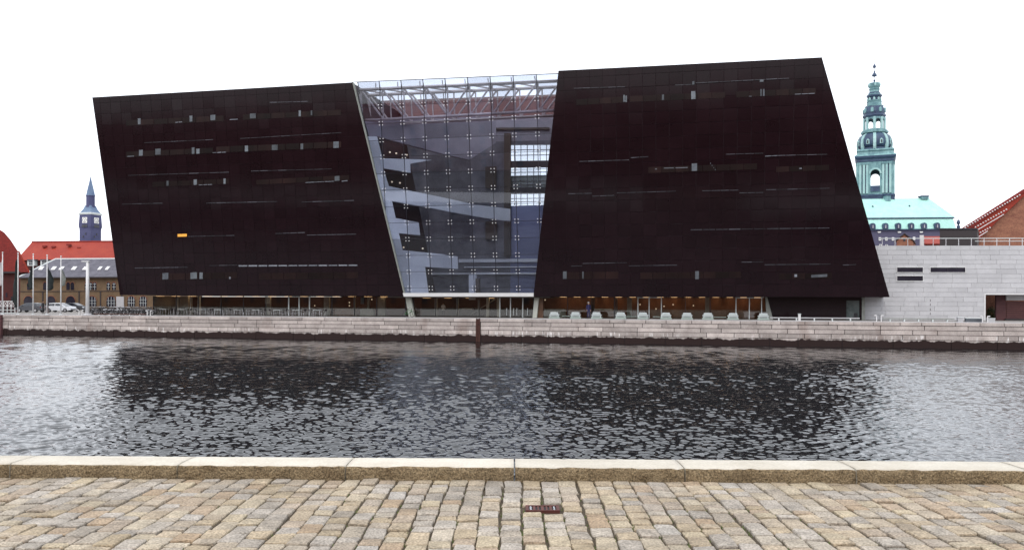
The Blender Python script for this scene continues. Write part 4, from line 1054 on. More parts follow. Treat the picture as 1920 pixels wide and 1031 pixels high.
oc2('crown', [(8, 167), (10.2, 163), (11, 158.5), (10, 156.5), (4, 156), (2, 154.5)], 'copper_mid')
for i in range(6):
    a = i * math.pi / 3 + .3; d = V(math.cos(a), math.sin(a), 0); c = V(cx - hw(2.4), cyc, 0)
    MB().lathe(c + d * hw(9.8) + Z * zt(163), [(hw(1.6), 0), (hw(2.2), hw(3)), (hw(1), hw(6.5))], 6).build('crown_leaf', M['spire_light'], tow)
oc2('spindle', [(.9, 157), (.5, 150), (.45, 120), (.2, 105)], 'copper_dark', 6)
oc2('ball', [(.5, 154.5), (2, 152.5), (1.6, 150.5), (.5, 149.5)], 'copper_dark', 8)
oc2('crown_tip', [(.6, 144.5), (4.6, 143), (4, 140), (1.6, 137), (1.2, 133.5), (.3, 133)], 'copper_dark', 8)
oc2('crown_tip', [(.6, 128), (3.2, 127), (2.6, 124), (1.2, 121.5), (.3, 120)], 'copper_dark', 8)
M['gold'] = mat('gilding', (.55, .42, .16), rough=.3, metal=.6)
oc2('vane', [(.3, 114), (.9, 112.6), (.3, 111.2)], 'gold', 6)

# ------------------------------------------------------------------ town at the left
# distant clock tower
CD = 600.; kc = CD / FPX
cb = atd(161.5, 470, CD); ct = thing('clock_tower', 'distant blue-grey clock tower with a pointed spire above red roofs', 'tower', (cb.x, cb.y, cb.z))
def zc(py): return atd(169, py, CD).z
yaw = R(-17)
def cl(name, prof, m, n=4, ph=.5):
    mb = MB(); mb.lathe((0, 0, 0), [(r * kc * (1.4142 if n == 4 else 1), zc(py)) for r, py in prof], n, ph)
    rt = Matrix.Rotation(yaw, 3, 'Z'); c = V(cb.x, cb.y + 6, 0); mb.v = [tuple(c + rt @ Vector(v)) for v in mb.v]
    return mb.build(name, M[m], ct)
sh = cl('shaft', [(13, 520), (13, 432), (13.2, 428), (14.2, 424), (13.2, 404), (13.4, 401)], 'tower_brick')
cl('cornice', [(13.4, 402), (14.6, 400), (14.6, 398.2), (13, 397.8)], 'offwhite')
cl('spire_skirt', [(13.9, 399.5), (11, 395), (8.2, 390), (6.6, 384)], 'tower_copper')
cl('drum', [(8.2, 390), (8, 367), (8.7, 366), (8.7, 365)], 'tower_brick', 8)
cl('spire', [(8.6, 366), (5.6, 352), (2.9, 341), (.4, 329)], 'tower_copper', 8)
cl('finial', [(.35, 333), (.3, 325), (.25, 318)], 'copper_dark', 6)
cl('ball', [(.2, 326), (.8, 325), (.2, 324)], 'gold', 6)
rt = Matrix.Rotation(yaw, 3, 'Z'); c0 = V(cb.x, cb.y + 6, 0)
for ang in (-90, 0):
    d = rt @ V(math.cos(R(ang)), math.sin(R(ang)), 0); u = V(-d.y, d.x, 0)
    z = zc(412.5); h = 5.4 * kc
    o = c0 + d * (13.4 * kc)
    cf = MB().prism([o + u * s * h + Z * (z + t_ * h) for s, t_ in ((-1, -1), (1, -1), (1, 1), (-1, 1))], d * .4).build('clock_face', M['clock'], ct)
    ring = MB()
    for q in range(12):
        aa = q * math.pi / 6; dirr = u * math.sin(aa) + Z * math.cos(aa); per = u * math.cos(aa) - Z * math.sin(aa)
        p = o + d * .4 + Z * z + dirr * h * .78
        ring.prism([p - per * .15 - dirr * .3, p + per * .15 - dirr * .3, p + per * .15 + dirr * .3, p - per * .15 + dirr * .3], d * .1)
    ring.build('hour_marks', M['dark_steel'], cf)
    for aa, ln in ((.9, .45), (2.9, .7)):
        dirr = u * math.sin(aa) + Z * math.cos(aa); per = u * math.cos(aa) - Z * math.sin(aa); p = o + d * .5 + Z * z
        MB().prism([p - per * .12, p + per * .12, p + per * .08 + dirr * h * ln, p - per * .08 + dirr * h * ln], d * .1).build('hand', M['dark_steel'], cf)
    for s in (-.6, -.2, .2, .6):
        MB().prism([o + u * (s * 8 * kc) + u * q + Z * (zc(426) + r_) for q, r_ in ((-.5, 0), (.5, 0), (.5, 2), (-.5, 2))], d * .5).build('window', M['window_dark'], ct)
    for s, py in ((-.5, 445), (.2, 440)):
        MB().prism([o + u * (s * 8 * kc) + u * q + Z * (zc(py) + r_) for q, r_ in ((-.4, 0), (.4, 0), (.4, 1.4), (-.4, 1.4))], d * .2).build('window', M['window_dark'], ct)

# red roofed block behind
RD = 235.
rr = thing('red_roof_block', 'long building with a bright red tiled hip roof below the clock tower', 'building', tuple(atd(150, 580, RD)))
MB().prism([atd(x, y, RD) for x, y in [(36, 585), (330, 590), (330, 486), (36, 486)]], V(0, 16, 0)).build('wall', M['red_wall'], rr)
mb = MB(); p = [atd(30, 488, RD - .6), atd(335, 488, RD - .6), atd(335, 488, RD - .6) + V(0, 17, 0), atd(30, 488, RD - .6) + V(0, 17, 0), atd(60, 454, RD + 8), atd(320, 452, RD + 8)]
mb.add(p, [(0, 1, 5, 4), (1, 2, 5), (2, 3, 4, 5), (3, 0, 4), (3, 2, 1, 0)]); mb.build('roof', M['red_tile'], rr)
MB().tube(atd(60, 453.8, RD + 8), atd(320, 451.8, RD + 8), .25, n=6).build('ridge', M['red_tile_dark'], rr)
for x in (58, 82.5):
    dm_ = MB().prism([atd(a, b, RD - 1.5) for a, b in [(x - 6.5, 498), (x + 6.5, 498), (x + 6.5, 487.5), (x - 6.5, 487.5)]], V(0, 5, 0)).build('dormer', M['offwhite'], rr)
    MB().prism([atd(a, b, RD - 1.8) for a, b in [(x - 8, 488), (x + 8, 488), (x + 9, 486.2), (x - 7, 486.2)]], V(0, 5.5, 0)).build('dormer_roof', M['slate'], dm_)
    for s in (-3.1, 0, 3.1):
        for y in (490.5, 494.8): MB().prism([atd(x + s + a, y + b, RD - 1.58) for a, b in [(-1.2, 1.7), (1.2, 1.7), (1.2, -1.7), (-1.2, -1.7)]], V(0, .05, 0)).build('pane', M['window_dark'], dm_)
for x, y in ((85, 461), (102, 462), (130, 458), (150, 464), (120, 473)):
    a = atd(x, y, RD + 5.5); MB().box(a + V(0, -.2, -.2), (.9, 1.2, .5)).build('roof_vent', M['red_tile_dark'], rr)

# slate roofed brick building
SD = 165.
sb = thing('slate_roof_building', 'yellow-brown brick building with grey slate roof and arched windows, behind the bicycles', 'building', tuple(atd(150, 583, SD)))
zg = GZ
def sp(x, y, d=0): return atd(x, y, SD + d)
lowz = lambda x: V(sp(x, 560).x, SD, GZ)
MB().prism([lowz(38), lowz(330), sp(330, 517), sp(38, 519)], V(0, 14, 0)).build('wall', M['yellow_brick'], sb)
mb = MB(); a, b = sp(34, 520, -.5), sp(335, 518, -.5); p = [a, b, b + V(0, 15, 0), a + V(0, 15, 0), sp(104, 486, 7), sp(320, 485, 7)]
mb.add(p, [(0, 1, 5, 4), (1, 2, 5), (2, 3, 4, 5), (3, 0, 4), (3, 2, 1, 0)]); roof = mb.build('roof', M['slate'], sb)
MB().tube(sp(104, 485.8, 7), sp(320, 484.8, 7), .16, n=6).build('ridge', M['offwhite'], roof)
MB().tube(sp(34, 519.8, -.5), sp(104, 485.8, 7), .14, n=6).build('hip', M['offwhite'], roof)
MB().prism([sp(x, y, -.7) for x, y in [(33, 522), (335, 520), (335, 518), (33, 520)]], V(0, .5, 0)).build('gutter', M['trim_dark'], sb)
MB().prism([sp(x, y, -.08) for x, y in [(38, 546), (330, 544.5), (330, 545.7), (38, 547.2)]], V(0, .1, 0)).build('string_course', M['trim_dark'], sb)
def roofpt(x, y):     # on the front roof slope
    n = (b - a).cross(p[4] - a).normalized(); return onp(x, y, a, n), n
for x in (77, 100.5, 115, 138.5, 159.5, 187, 201):
    w = 3.6 if x < 170 else 2.6
    q = [roofpt(x + c_, y_) for c_, y_ in ((-w - 2, 506.5), (w - 2, 506.5), (w + 3, 500.5), (-w + 3, 500.5))]
    nn = q[0][1] if q[0][1].y < 0 else -q[0][1]
    MB().prism([r_[0] + nn * .12 for r_ in q], -nn * .2).build('skylight', M['white'], roof)
def arched(x, ytop, ybot, w, parent, d=-.06, bars=True):
    n_ = 8; r_ = w / 2
    arc = [(x + r_ * math.cos(R(180 - k * 180 / n_)), ytop + r_ - r_ * math.sin(R(180 - k * 180 / n_))) for k in range(n_ + 1)]
    pts = [(x - r_, ybot)] + arc + [(x + r_, ybot)]
    o = MB().prism([sp(a_, b_, d) for a_, b_ in pts], V(0, .12, 0)).build('window', M['window_dark'], parent)
    r2 = r_ + 1.1
    arc2 = [(x + r2 * math.cos(R(180 - k * 180 / n_)), ytop + r_ - r2 * math.sin(R(180 - k * 180 / n_))) for k in range(n_ + 1)]
    MB().prism([sp(a_, b_, d - .06) for a_, b_ in arc + arc2[::-1]], V(0, .15, 0)).build('arch_surround', M['brick'], o)
    if bars:
        for k in ((0,) if w < 8 else (-.3, 0.02, .34)):
            MB().prism([sp(x + k * w + a_, b_, d - .05) for a_, b_ in ((-.28, ybot), (.28, ybot), (.28, ytop + 1.5), (-.28, ytop + 1.5))], V(0, .05, 0)).build('glazing_bar', M['offwhite'], o)
        for yy in (ytop + r_, (ytop + r_ + ybot) / 2):
            MB().prism([sp(x + a_, yy + b_, d - .06) for a_, b_ in ((-r_ + .3, .25), (r_ - .3, .25), (r_ - .3, -.25), (-r_ + .3, -.25))], V(0, .05, 0)).build('glazing_bar', M['offwhite'], o)
for x in (54, 84, 127.5, 135.5, 162, 170, 177.5, 203, 213.5, 240, 248): arched(x, 529, 543.5, 6.4, sb, bars=x > 155)
for x in (53, 95, 132, 172, 208, 246, 268): arched(x, 555, 574, 17 if x < 240 else 14, sb, bars=x > 150)
for x in (80, 148, 188, 228): MB().prism([sp(x - 1, 546, -.1), sp(x + 1, 546, -.1), sp(x + 1, 580, -.1), sp(x - 1, 580, -.1)], V(0, .12, 0)).build('downpipe', M['trim_dark'], sb)
MB().prism([sp(218, 582, -.15), sp(232, 582, -.15), sp(232, 556, -.15), sp(218, 556, -.15)], V(0, .16, 0)).build('pale_bay', M['clad'], sb)

# red gabled building at the left edge
LD = 132.
lr = thing('dark_red_building', 'dark red gabled building at the photo\'s left edge behind the flagpoles', 'building', tuple(atd(0, 585, LD)))
MB().prism([atd(x, y, LD) for x, y in [(-70, 587), (36, 584), (36, 508), (-70, 508)]], V(-11, 15, 0)).build('wall', M['red_wall'], lr)
MB().prism([atd(x, y, LD - .5) for x, y in [(-70, 510), (56, 510), (45, 491), (33, 470), (20, 450), (8, 436), (-6, 427), (-70, 405)]], V(-11.5, 16, 0)).build('roof', M['red_tile_dark'], lr)
MB().prism([atd(x, y, LD - .6) for x, y in [(36, 470), (56, 510), (54, 512), (34, 472.5)]], V(-11.5, 16, 0)).build('verge', M['red_tile'], lr)
MB().prism([atd(x, y, LD - .55) for x, y in [(-70, 512), (37, 512), (37, 509), (-70, 509)]], V(-11.5, 16, 0)).build('eaves_board', M['trim_dark'], lr)
for x, y in ((12, 553), (22, 560)): MB().prism([atd(x + a_, y + b_, LD - .05) for a_, b_ in ((-1.5, 4), (1.5, 4), (1.5, -4), (-1.5, -4))], V(0, .1, 0)).build('window', M['window_dark'], lr)

# ------------------------------------------------------------------ promenade: flags, lamp, fence, car, bicycles
def ground_at(px, d):
    p = onp(px, 590, QA - nq * d, nq); return V(p.x, p.y, GZ)
poles = [(4.5, 7.5, 475), (33.5, 36, 476), (62, 64.5, 478), (88, 90.5, 480), (114, 116.5, 482)]
ords = ['leftmost', 'second from the left', 'third from the left, the middle one', 'fourth from the left', 'rightmost']
for k, (xb, xt, yt) in enumerate(poles):
    g = ground_at(xb, 1.6); top = atd(xt, yt, g.y); top.x = g.x + .0
    t = thing('flagpole', 'slim white flagpole, %s of the row of five' % ords[k], 'flagpole', tuple(g), 'row of white flagpoles')
    MB().tube(g, top, .085, .05, 10).build('pole', M['white'], t, True)
    MB().lathe(top, [(.03, 0), (.10, .06), (.10, .12), (.03, .18)], 8).build('knob', M['white'], t)
    MB().lathe(g, [(.2, 0), (.2, .06), (.1, .1)], 10).build('base', M['offwhite'], t)
def flag(pole, side, y0, y1, w, m, label):
    xb, xt, yt = poles[pole]; g = ground_at(xb, 1.6); zt_, zb_ = atd(xb, y0, g.y).z, atd(xb, y1, g.y).z
    mb = MB(); n = 12; rows = []
    wm = w * g.y / FPX
    for i in range(n + 1):
        f = i / n
        for j in range(6):
            h = j / 5
            x = g.x + side * (.08 + wm * h * (.25 + .75 * f ** .8) * (1 + .12 * math.sin(f * 9 + h * 3)))
            y = g.y + .18 * math.sin(h * 7 + f * 2.5) * (0.4 + h)
            mb.v.append((x, y, zt_ + (zb_ - zt_) * (f * (1 - .30 * h * h) + .16 * h)))
    for i in range(n):
        for j in range(5): mb.f.append((i * 6 + j, i * 6 + j + 1, (i + 1) * 6 + j + 1, (i + 1) * 6 + j))
    o = link('flag', mb.mesh('flag', M[m], smooth=True)); 
    sol = o.modifiers.new('thickness', 'SOLIDIFY'); sol.thickness = .02
    tag(o, label, 'flag', 'limp flags on the poles')
flag(0, -1, 488, 535, 9, 'flag_white', 'pale flag hanging limp on the leftmost pole')
flag(1, -1, 480, 575, 11, 'flag_dark', 'long dark flag hanging beside the second pole from the left')
flag(2, -1, 497, 542, 12, 'flag_dark', 'dark flag hanging limp beside the third pole from the left')
flag(3, 1, 500, 544, 12, 'flag_dark', 'dark flag hanging limp beside the fourth pole from the left')
flag(4, 1, 503, 536, 8, 'flag_grey', 'greyish flag hanging limp on the rightmost flagpole')

g = ground_at(164, 1.8)
t = thing('street_lamp', 'thick white lamp post with a flat horizontal head, before the bicycles', 'street lamp', tuple(g))
top = atd(165, 491, g.y); top.x = g.x
MB().tube(g, top, .24, .17, 12).build('pole', M['white'], t, True)
MB().lathe(g, [(.5, 0), (.5, .12), (.3, .2)], 12).build('base', M['clad'], t)
MB().box(top + V(-.2, 0, .06), (.95, .4, .12)).build('lamp_head', M['white'], t)
MB().box(top + V(-.25, 0, -.03), (.6, .3, .05)).build('diffuser', M['offwhite'], t)

# white cross-braced fence
fa = ground_at(-8, 4); 
t = thing('cross_braced_fence', 'white cross-braced fence over dark boards at the photo\'s left edge', 'fence', tuple(fa))
fx = V(1, -.24, 0).normalized()
Lf = 3.1
def fpnt(l, z, d=0): return fa + fx * l + V(0, d, z)
for k in range(6):
    MB().prism([fpnt(k * .6 - .04, 0), fpnt(k * .6 + .04, 0), fpnt(k * .6 + .04, 1.72), fpnt(k * .6 - .04, 1.72)], V(0, .08, 0)).build('post', M['white'], t)
for z in (1.66, .98, .5, .1):
    MB().prism([fpnt(0, z, -.03), fpnt(3.0, z, -.03), fpnt(3.0, z + .07, -.03), fpnt(0, z + .07, -.03)], V(0, .03, 0)).build('rail', M['white'] if z > .9 else M['offwhite'], t)
for k in range(5):
    for s in (0, 1):
        p0, p1 = fpnt(k * .6 + .05, 1.02 + s * .62, .02 + .03 * s), fpnt(k * .6 + .55, 1.64 - s * .62, .02 + .03 * s)
        MB().prism([p0, p1, p1 + Z * .08, p0 + Z * .08], V(0, .025, 0)).build('brace', M['white'], t)
for k in range(10): MB().prism([fpnt(k * .3 + .03, .05, .1), fpnt(k * .3 + .2, .05, .1), fpnt(k * .3 + .2, .95, .1), fpnt(k * .3 + .03, .95, .1)], V(0, .03, 0)).build('board', M['trim_dark'], t)

def make_car(label, paint):
    t = thing('parked_car', label, 'car')
    # side profile along x (length 4.3), lofted across the width
    low = [(-2.12, .32), (-2.15, .62), (-2.05, .86), (-1.2, .93), (1.15, .98), (1.95, .9), (2.12, .72), (2.13, .32), (1.72, .3), (1.6, .52), (1.35, .62), (1.1, .52), (.98, .28), (-.93, .28), (-1.05, .52), (-1.3, .62), (-1.55, .52), (-1.67, .3)]
    mb = MB(); mb.prism([V(x, -.84, z) for x, z in low], V(0, 1.68, 0)); mb.build('body', paint, t)
    cab0 = [(-1.35, .94), (1.95, .94), (1.62, 1.36), (.6, 1.46), (-.35, 1.42)]
    mb = MB(); a = [V(x, -.80, z) if z < 1 else V(x, -.66, z) for x, z in cab0]; b = [V(p.x, -p.y, p.z) for p in a]
    mb.add(a + b, [(0, 1, 2, 3, 4), (9, 8, 7, 6, 5), (0, 5, 6, 1), (1, 6, 7, 2), (2, 7, 8, 3), (3, 8, 9, 4), (4, 9, 5, 0)]); cab = mb.build('cabin', paint, t)
    for s in (-1, 1):
        for q in ([(-.95, .98), (.35, .98), (.35, 1.36), (-.28, 1.34)], [(.45, .98), (1.55, .98), (1.4, 1.3), (.45, 1.37)]):
            MB().prism([V(x, s * (.81 - (z - .94) * .29), z) for x, z in q], V(0, s * .012, 0)).build('side_window', M['car_glass'], cab)
    MB().prism([V(-1.27, -.72, .99), V(-1.27, .72, .99), V(-.46, .6, 1.37), V(-.46, -.6, 1.37)], V(-.02, 0, .02)).build('windscreen', M['car_glass'], cab)
    MB().prism([V(1.9, -.7, 1.0), V(1.9, .7, 1.0), V(1.68, .6, 1.3), V(1.68, -.6, 1.3)], V(.02, 0, .01)).build('rear_window', M['car_glass'], cab)
    for x in (-1.3, 1.35):
        for s in (-1, 1):
            w = MB().tube((x, s * .86, .31), (x, s * .66, .31), .31, n=18).build('wheel', M['tyre'], t)
            MB().tube((x, s * .875, .31), (x, s * .8, .31), .19, n=12).build('rim', M['rim'], w)
    for s in (-1, 1):
        MB().box((-2.1, s * .6, .7), (.12, .34, .14)).build('headlight', M['headlight'], t)
        MB().box((2.08, s * .66, .78), (.1, .22, .18)).build('tail_light', M['red_tile_dark'], t)
        MB().box((-.85, s * .92, 1.0), (.14, .16, .11)).build('wing_mirror', paint, t)
    MB().box((-2.13, 0, .42), (.06, 1.2, .14)).build('grille', M['trim_dark'], t)
    return t
c1 = make_car('silver-white car parked behind the flagpoles, left of the lamp post', M['car_silver'])
p = ground_at(113, 24); c1.location = p; c1.rotation_euler = (0, 0, R(175))
c2 = make_car('dark low car at the left, mostly hidden behind the flagpoles and quay edge', M['car_dark'])
p = ground_at(58, 20); c2.location = p; c2.rotation_euler = (0, 0, R(-8))
c3 = make_car('dark car parked just right of the silver-white car', M['car_dark'])
p = ground_at(138, 30); c3.location = p; c3.rotation_euler = (0, 0, R(172))

def make_bike(label, paint, group=None):
    t = thing('bicycle', label, 'bicycle', group=group)
    for x in (-.52, .52):
        w = MB().torus((x, 0, .34), .325, .032, n=18, k=5).build('wheel', M['tyre'], t)
        mb = MB()
        for k in range(6):
            a = k * math.pi / 6; mb.tube((x - .31 * math.cos(a), 0, .34 - .31 * math.sin(a)), (x + .31 * math.cos(a), 0, .34 + .31 * math.sin(a)), .006, n=4)
        mb.build('spokes', M['chrome'], w)
    mb = MB()
    for a, b in (((-.52, 0, .34), (-.12, 0, .30)), ((-.52, 0, .34), (-.20, 0, .78)), ((-.12, 0, .30), (-.22, 0, .84)), ((-.12, 0, .30), (.36, 0, .74)), ((-.19, 0, .74), (.35, 0, .82)), ((.52, 0, .34), (.34, 0, .95))):
        mb.tube(a, b, .03, n=6)
    mb.build('frame', paint, t)
    MB().tube((.33, -.27, 1.0), (.33, .27, 1.0), .018, n=6).tube((.34, 0, .9), (.33, 0, 1.0), .018, n=6).tube((.33, -.27, 1.0), (.2, -.29, 1.0), .02, n=6).tube((.33, .27, 1.0), (.2, .29, 1.0), .02, n=6).build('handlebar', M['chrome'], t)
    MB().prism([V(-.38, -.09, .88), V(-.38, .09, .88), V(-.05, .03, .89), V(-.05, -.03, .89)], V(0, 0, .06)).build('saddle', M['tyre'], t)
    MB().tube((-.12, -.12, .30), (-.12, .12, .30), .02, n=5).box((-.12, .13, .42), (.1, .06, .03)).build('pedals', M['tyre'], t)
    MB().prism([V(-.85, -.06, .62), V(-.30, -.06, .72), V(-.30, .06, .72), V(-.85, .06, .62)], V(0, 0, .02)).build('carrier', M['chrome'], t)
    return t
bk0 = make_bike('dark bicycle in the crowded rack between lamp post and library', M['bike'], 'bicycles in the crowded rack')
n = 0
for row, d in ((0, 3.6), (1, 5.6), (2, 7.6)):
    for k in range(15):
        px = 171 + k * 7.7 + random.uniform(-1.5, 1.5) + row * 2.6
        if px > 286: continue
        o = bk0 if n == 0 else copy_tree(bk0)
        o.location = ground_at(px, d + random.uniform(-.4, .4)); o.rotation_euler = (R(random.uniform(-8, 8)), 0, R(random.choice([30, 55, 130, 150, 75, 100]) + random.uniform(-14, 14))); n += 1
o = make_bike('green bicycle leaning by the left slanted column of the atrium', M['bike_green']); p = gx(766, GZ, -1.6); o.location = p; o.rotation_euler = (R(6), 0, R(40))

# ladder hand rails on the quay edge
lab = {151: 'white ladder handrail on the quay edge just left of the lamp post', 279: 'white ladder handrail on the quay edge at the library\'s left end', 1648: 'white ladder handrail on the quay edge below the library\'s right corner', 1847: 'white ladder handrail on the quay edge before the annex passage'}
for px, lb_ in lab.items():
    g = ground_at(px, .55); t = thing('ladder_handrail', lb_, 'handrail', tuple(g), 'ladder handrails on the quay')
    for s in (-.22, .22):
        a = g + eq * s
        MB().tube(a, a + Z * .62, .05, n=8).build('post', M['white'], t); MB().tube(a + Z * .6 - eq * (.0 if s > 0 else .22), a + Z * .6 + eq * (.22 if s > 0 else .0), .05, n=8).build('grip', M['white'], t)

# low benches and bits on the right of the promenade
def bench(x0, x1, d, label, m, legs, h=.34):
    a, b = ground_at(x0, d), ground_at(x1, d); t = thing('bench', label, 'bench', tuple((a + b) / 2))
    e = (b - a).normalized()
    MB().prism([a + Z * (h - .1), b + Z * (h - .1), b + Z * h, a + Z * h], -nq * .4).build('seat', M[m], t)
    for k in range(legs):
        p = a + (b - a) * (k + .5) / legs; MB().prism([p - e * .06, p + e * .06, p + e * .06 + Z * (h - .104), p - e * .06 + Z * (h - .104)], -nq * .35).build('leg', M['offwhite'], t)
bench(1444, 1612, 2.5, 'long pale bench in front of the black granite base', 'clad', 5)
bench(1656, 1790, 2.2, 'long thin dark-edged bench before the annex', 'inner_grey', 5)
bench(176, 272, 2.2, 'long low pinkish bench in front of the bicycle rack', 'inner_red', 5, .2)
for x0, x1, h, lb_, m in ((1811, 1842, .42, 'low blue-grey box bench before the annex, left of the passage', 'blind'), (1852, 1866, .4, 'small grey stone box at the foot of the annex passage', 'clad'), (1796, 1806, .5, 'small pale stone block left of the blue-grey box bench', 'clad'), (1497, 1501.5, .72, 'short white bollard post left of the long pale bench', 'white')):
    a, b = ground_at(x0, 2.4), ground_at(x1, 2.4)
    t = thing('stone_box' if x1 - x0 > 6 else 'bollard', lb_, 'box' if x1 - x0 > 6 else 'bollard', tuple((a + b) / 2))
    MB().prism([a, b, b + Z * (h - .06), a + Z * (h - .06)], -nq * .5).build('body', M[m], t)
    a, b = a - eq * .03, b + eq * .03
    MB().prism([a + Z * (h - .06) + nq * .03, b + Z * (h - .06) + nq * .03, b + Z * h + nq * .03, a + Z * h + nq * .03], -nq * .56).build('top', M['offwhite'], t)

# ---- lounge chairs in front of the right half
def make_lounge():
    t = thing('lounge_chair', 'x', 'chair', group='pale lounge chairs before the glass')
    MB().prism([V(-.6, -.42, .0), V(.6, -.42, .0), V(.6, .42, 0), V(-.6, .42, 0)], V(0, 0, .17)).build('plinth', M['lounge_base'], t)
    MB().prism([V(-.5, -.36, .172), V(.5, -.36, .172), V(.46, .38, .172), V(-.46, .38, .172)], V(0, 0, .16)).build('seat', M['lounge'], t)
    # moulded back shell: tapering upwards and bowed
    mb = MB(); nn = 8
    for z, w, y in ((.17, .52, -.40), (.40, .50, -.44), (.64, .43, -.49), (.70, .41, -.50)):
        for i in range(nn + 1):
            f = i / nn * 2 - 1; mb.v.append((w * f, y + .10 * f ** 4, z))
    for r_ in range(3):
        for i in range(nn): mb.f.append((r_ * (nn + 1) + i, r_ * (nn + 1) + i + 1, (r_ + 1) * (nn + 1) + i + 1, (r_ + 1) * (nn + 1) + i))
    o = link('back_shell', mb.mesh('back_shell', M['lounge'], smooth=True), t); so2 = o.modifiers.new('thickness', 'SOLIDIFY'); so2.thickness = .07
    for s in (-1, 1):
        MB().prism([V(s * .46, -.3, .34), V(s * .56, -.3, .34), V(s * .55, .3, .34), V(s * .46, .3, .34)], V(0, 0, .12)).build('arm', M['lounge'], t)
    return t
ordn = ['first', 'second', 'third', 'fourth', 'fifth', 'sixth', 'seventh', 'eighth', 'ninth', 'tenth']
l0 = make_lounge()
for k, px in enumerate((1040, 1079.5, 1119, 1164, 1206, 1249, 1288.5, 1327, 1374, 1431)):
    o = l0 if k == 0 else copy_tree(l0)
    o.location = gx(px, GZ, -3.2); o.rotation_euler = (0, 0, -beta + R(random.uniform(-7, 7)))
    o['label'] = 'pale moulded lounge chair, %s from the left in the row before the glass' % ordn[k]
def low_table(px, w, label):
    p = gx(px, GZ, -2.6); t = thing('low_table', label, 'table', tuple(p), 'low tables between the lounge chairs')
    MB().box(p + V(0, 0, .24), (w, .5, .05), (e1, bk, Z)).build('top', M['lounge_base'], t)
    for s in (-1, 1): MB().box(p + e1 * s * (w / 2 - .12) + V(0, 0, .107), (.08, .4, .214), (e1, bk, Z)).build('leg', M['trim_dark'], t)
for px, w, lb_ in ((1062, .9, 'low greenish table between the first and second lounge chair'), (1184, 1.3, 'low greenish table between the fourth and fifth lounge chair'), (1232, .9, 'low greenish table between the fifth and sixth lounge chair'), (1348, 1.5, 'low greenish table between the eighth and ninth lounge chair')): low_table(px, w, lb_)

# ---- cafe tables and chairs before the left half
def make_table():
    t = thing('cafe_table', 'x', 'table', group='cafe tables before the left half of the library')
    MB().box((0, 0, .74), (.95, .7, .035)).build('top', M['offwhite'], t)
    for sx in (-1, 1):
        for sy in (-1, 1): MB().tube((sx * .4, sy * .28, 0), (sx * .4, sy * .28, .722), .022, n=6).build('leg', M['chrome'], t)
    return t
def make_chair():
    t = thing('cafe_chair', 'x', 'chair', group='cafe chairs before the left half of the library')
    MB().box((0, 0, .45), (.42, .42, .03)).build('seat', M['trim_dark'], t)
    MB().prism([V(-.2, .2, .6), V(.2, .2, .6), V(.18, .26, .86), V(-.18, .26, .86)], V(0, .02, .004)).build('backrest', M['trim_dark'], t)
    for sx in (-1, 1):
        for sy in (-1, 1): MB().tube((sx * .19, sy * .2, 0), (sx * .18, sy * .17, .434), .017, n=6).build('leg', M['chrome'], t)
        MB().tube((sx * .185, .19, .466), (sx * .185, .23, .8), .016, n=6).build('back_post', M['chrome'], t)
    return t
tb0, ch0 = make_table(), make_chair(); ordn2 = ordn
tx = [308, 342, 382, 410, 447, 482, 521, 557, 595]
nt_ = 0
for k, px in enumerate(tx):
    o = tb0 if k == 0 else copy_tree(tb0); o.location = gx(px, GZ, -1.2 - .2 * (k % 2)); o.rotation_euler = (0, 0, -beta)
    o['label'] = 'pale topped cafe table, %s from the left under the overhang' % ordn[k]
    for s in (-1, 1):
        c = ch0 if nt_ == 0 else copy_tree(ch0); nt_ += 1
        c.location = gx(px + s * 12.5, GZ, -1.2 - .2 * (k % 2)); c.rotation_euler = (0, 0, -beta + R(90 * -s + random.uniform(-25, 25)))
        c['label'] = 'dark cafe chair on the %s of the %s cafe table from the left' % ('left' if s < 0 else 'right', ordn[k])

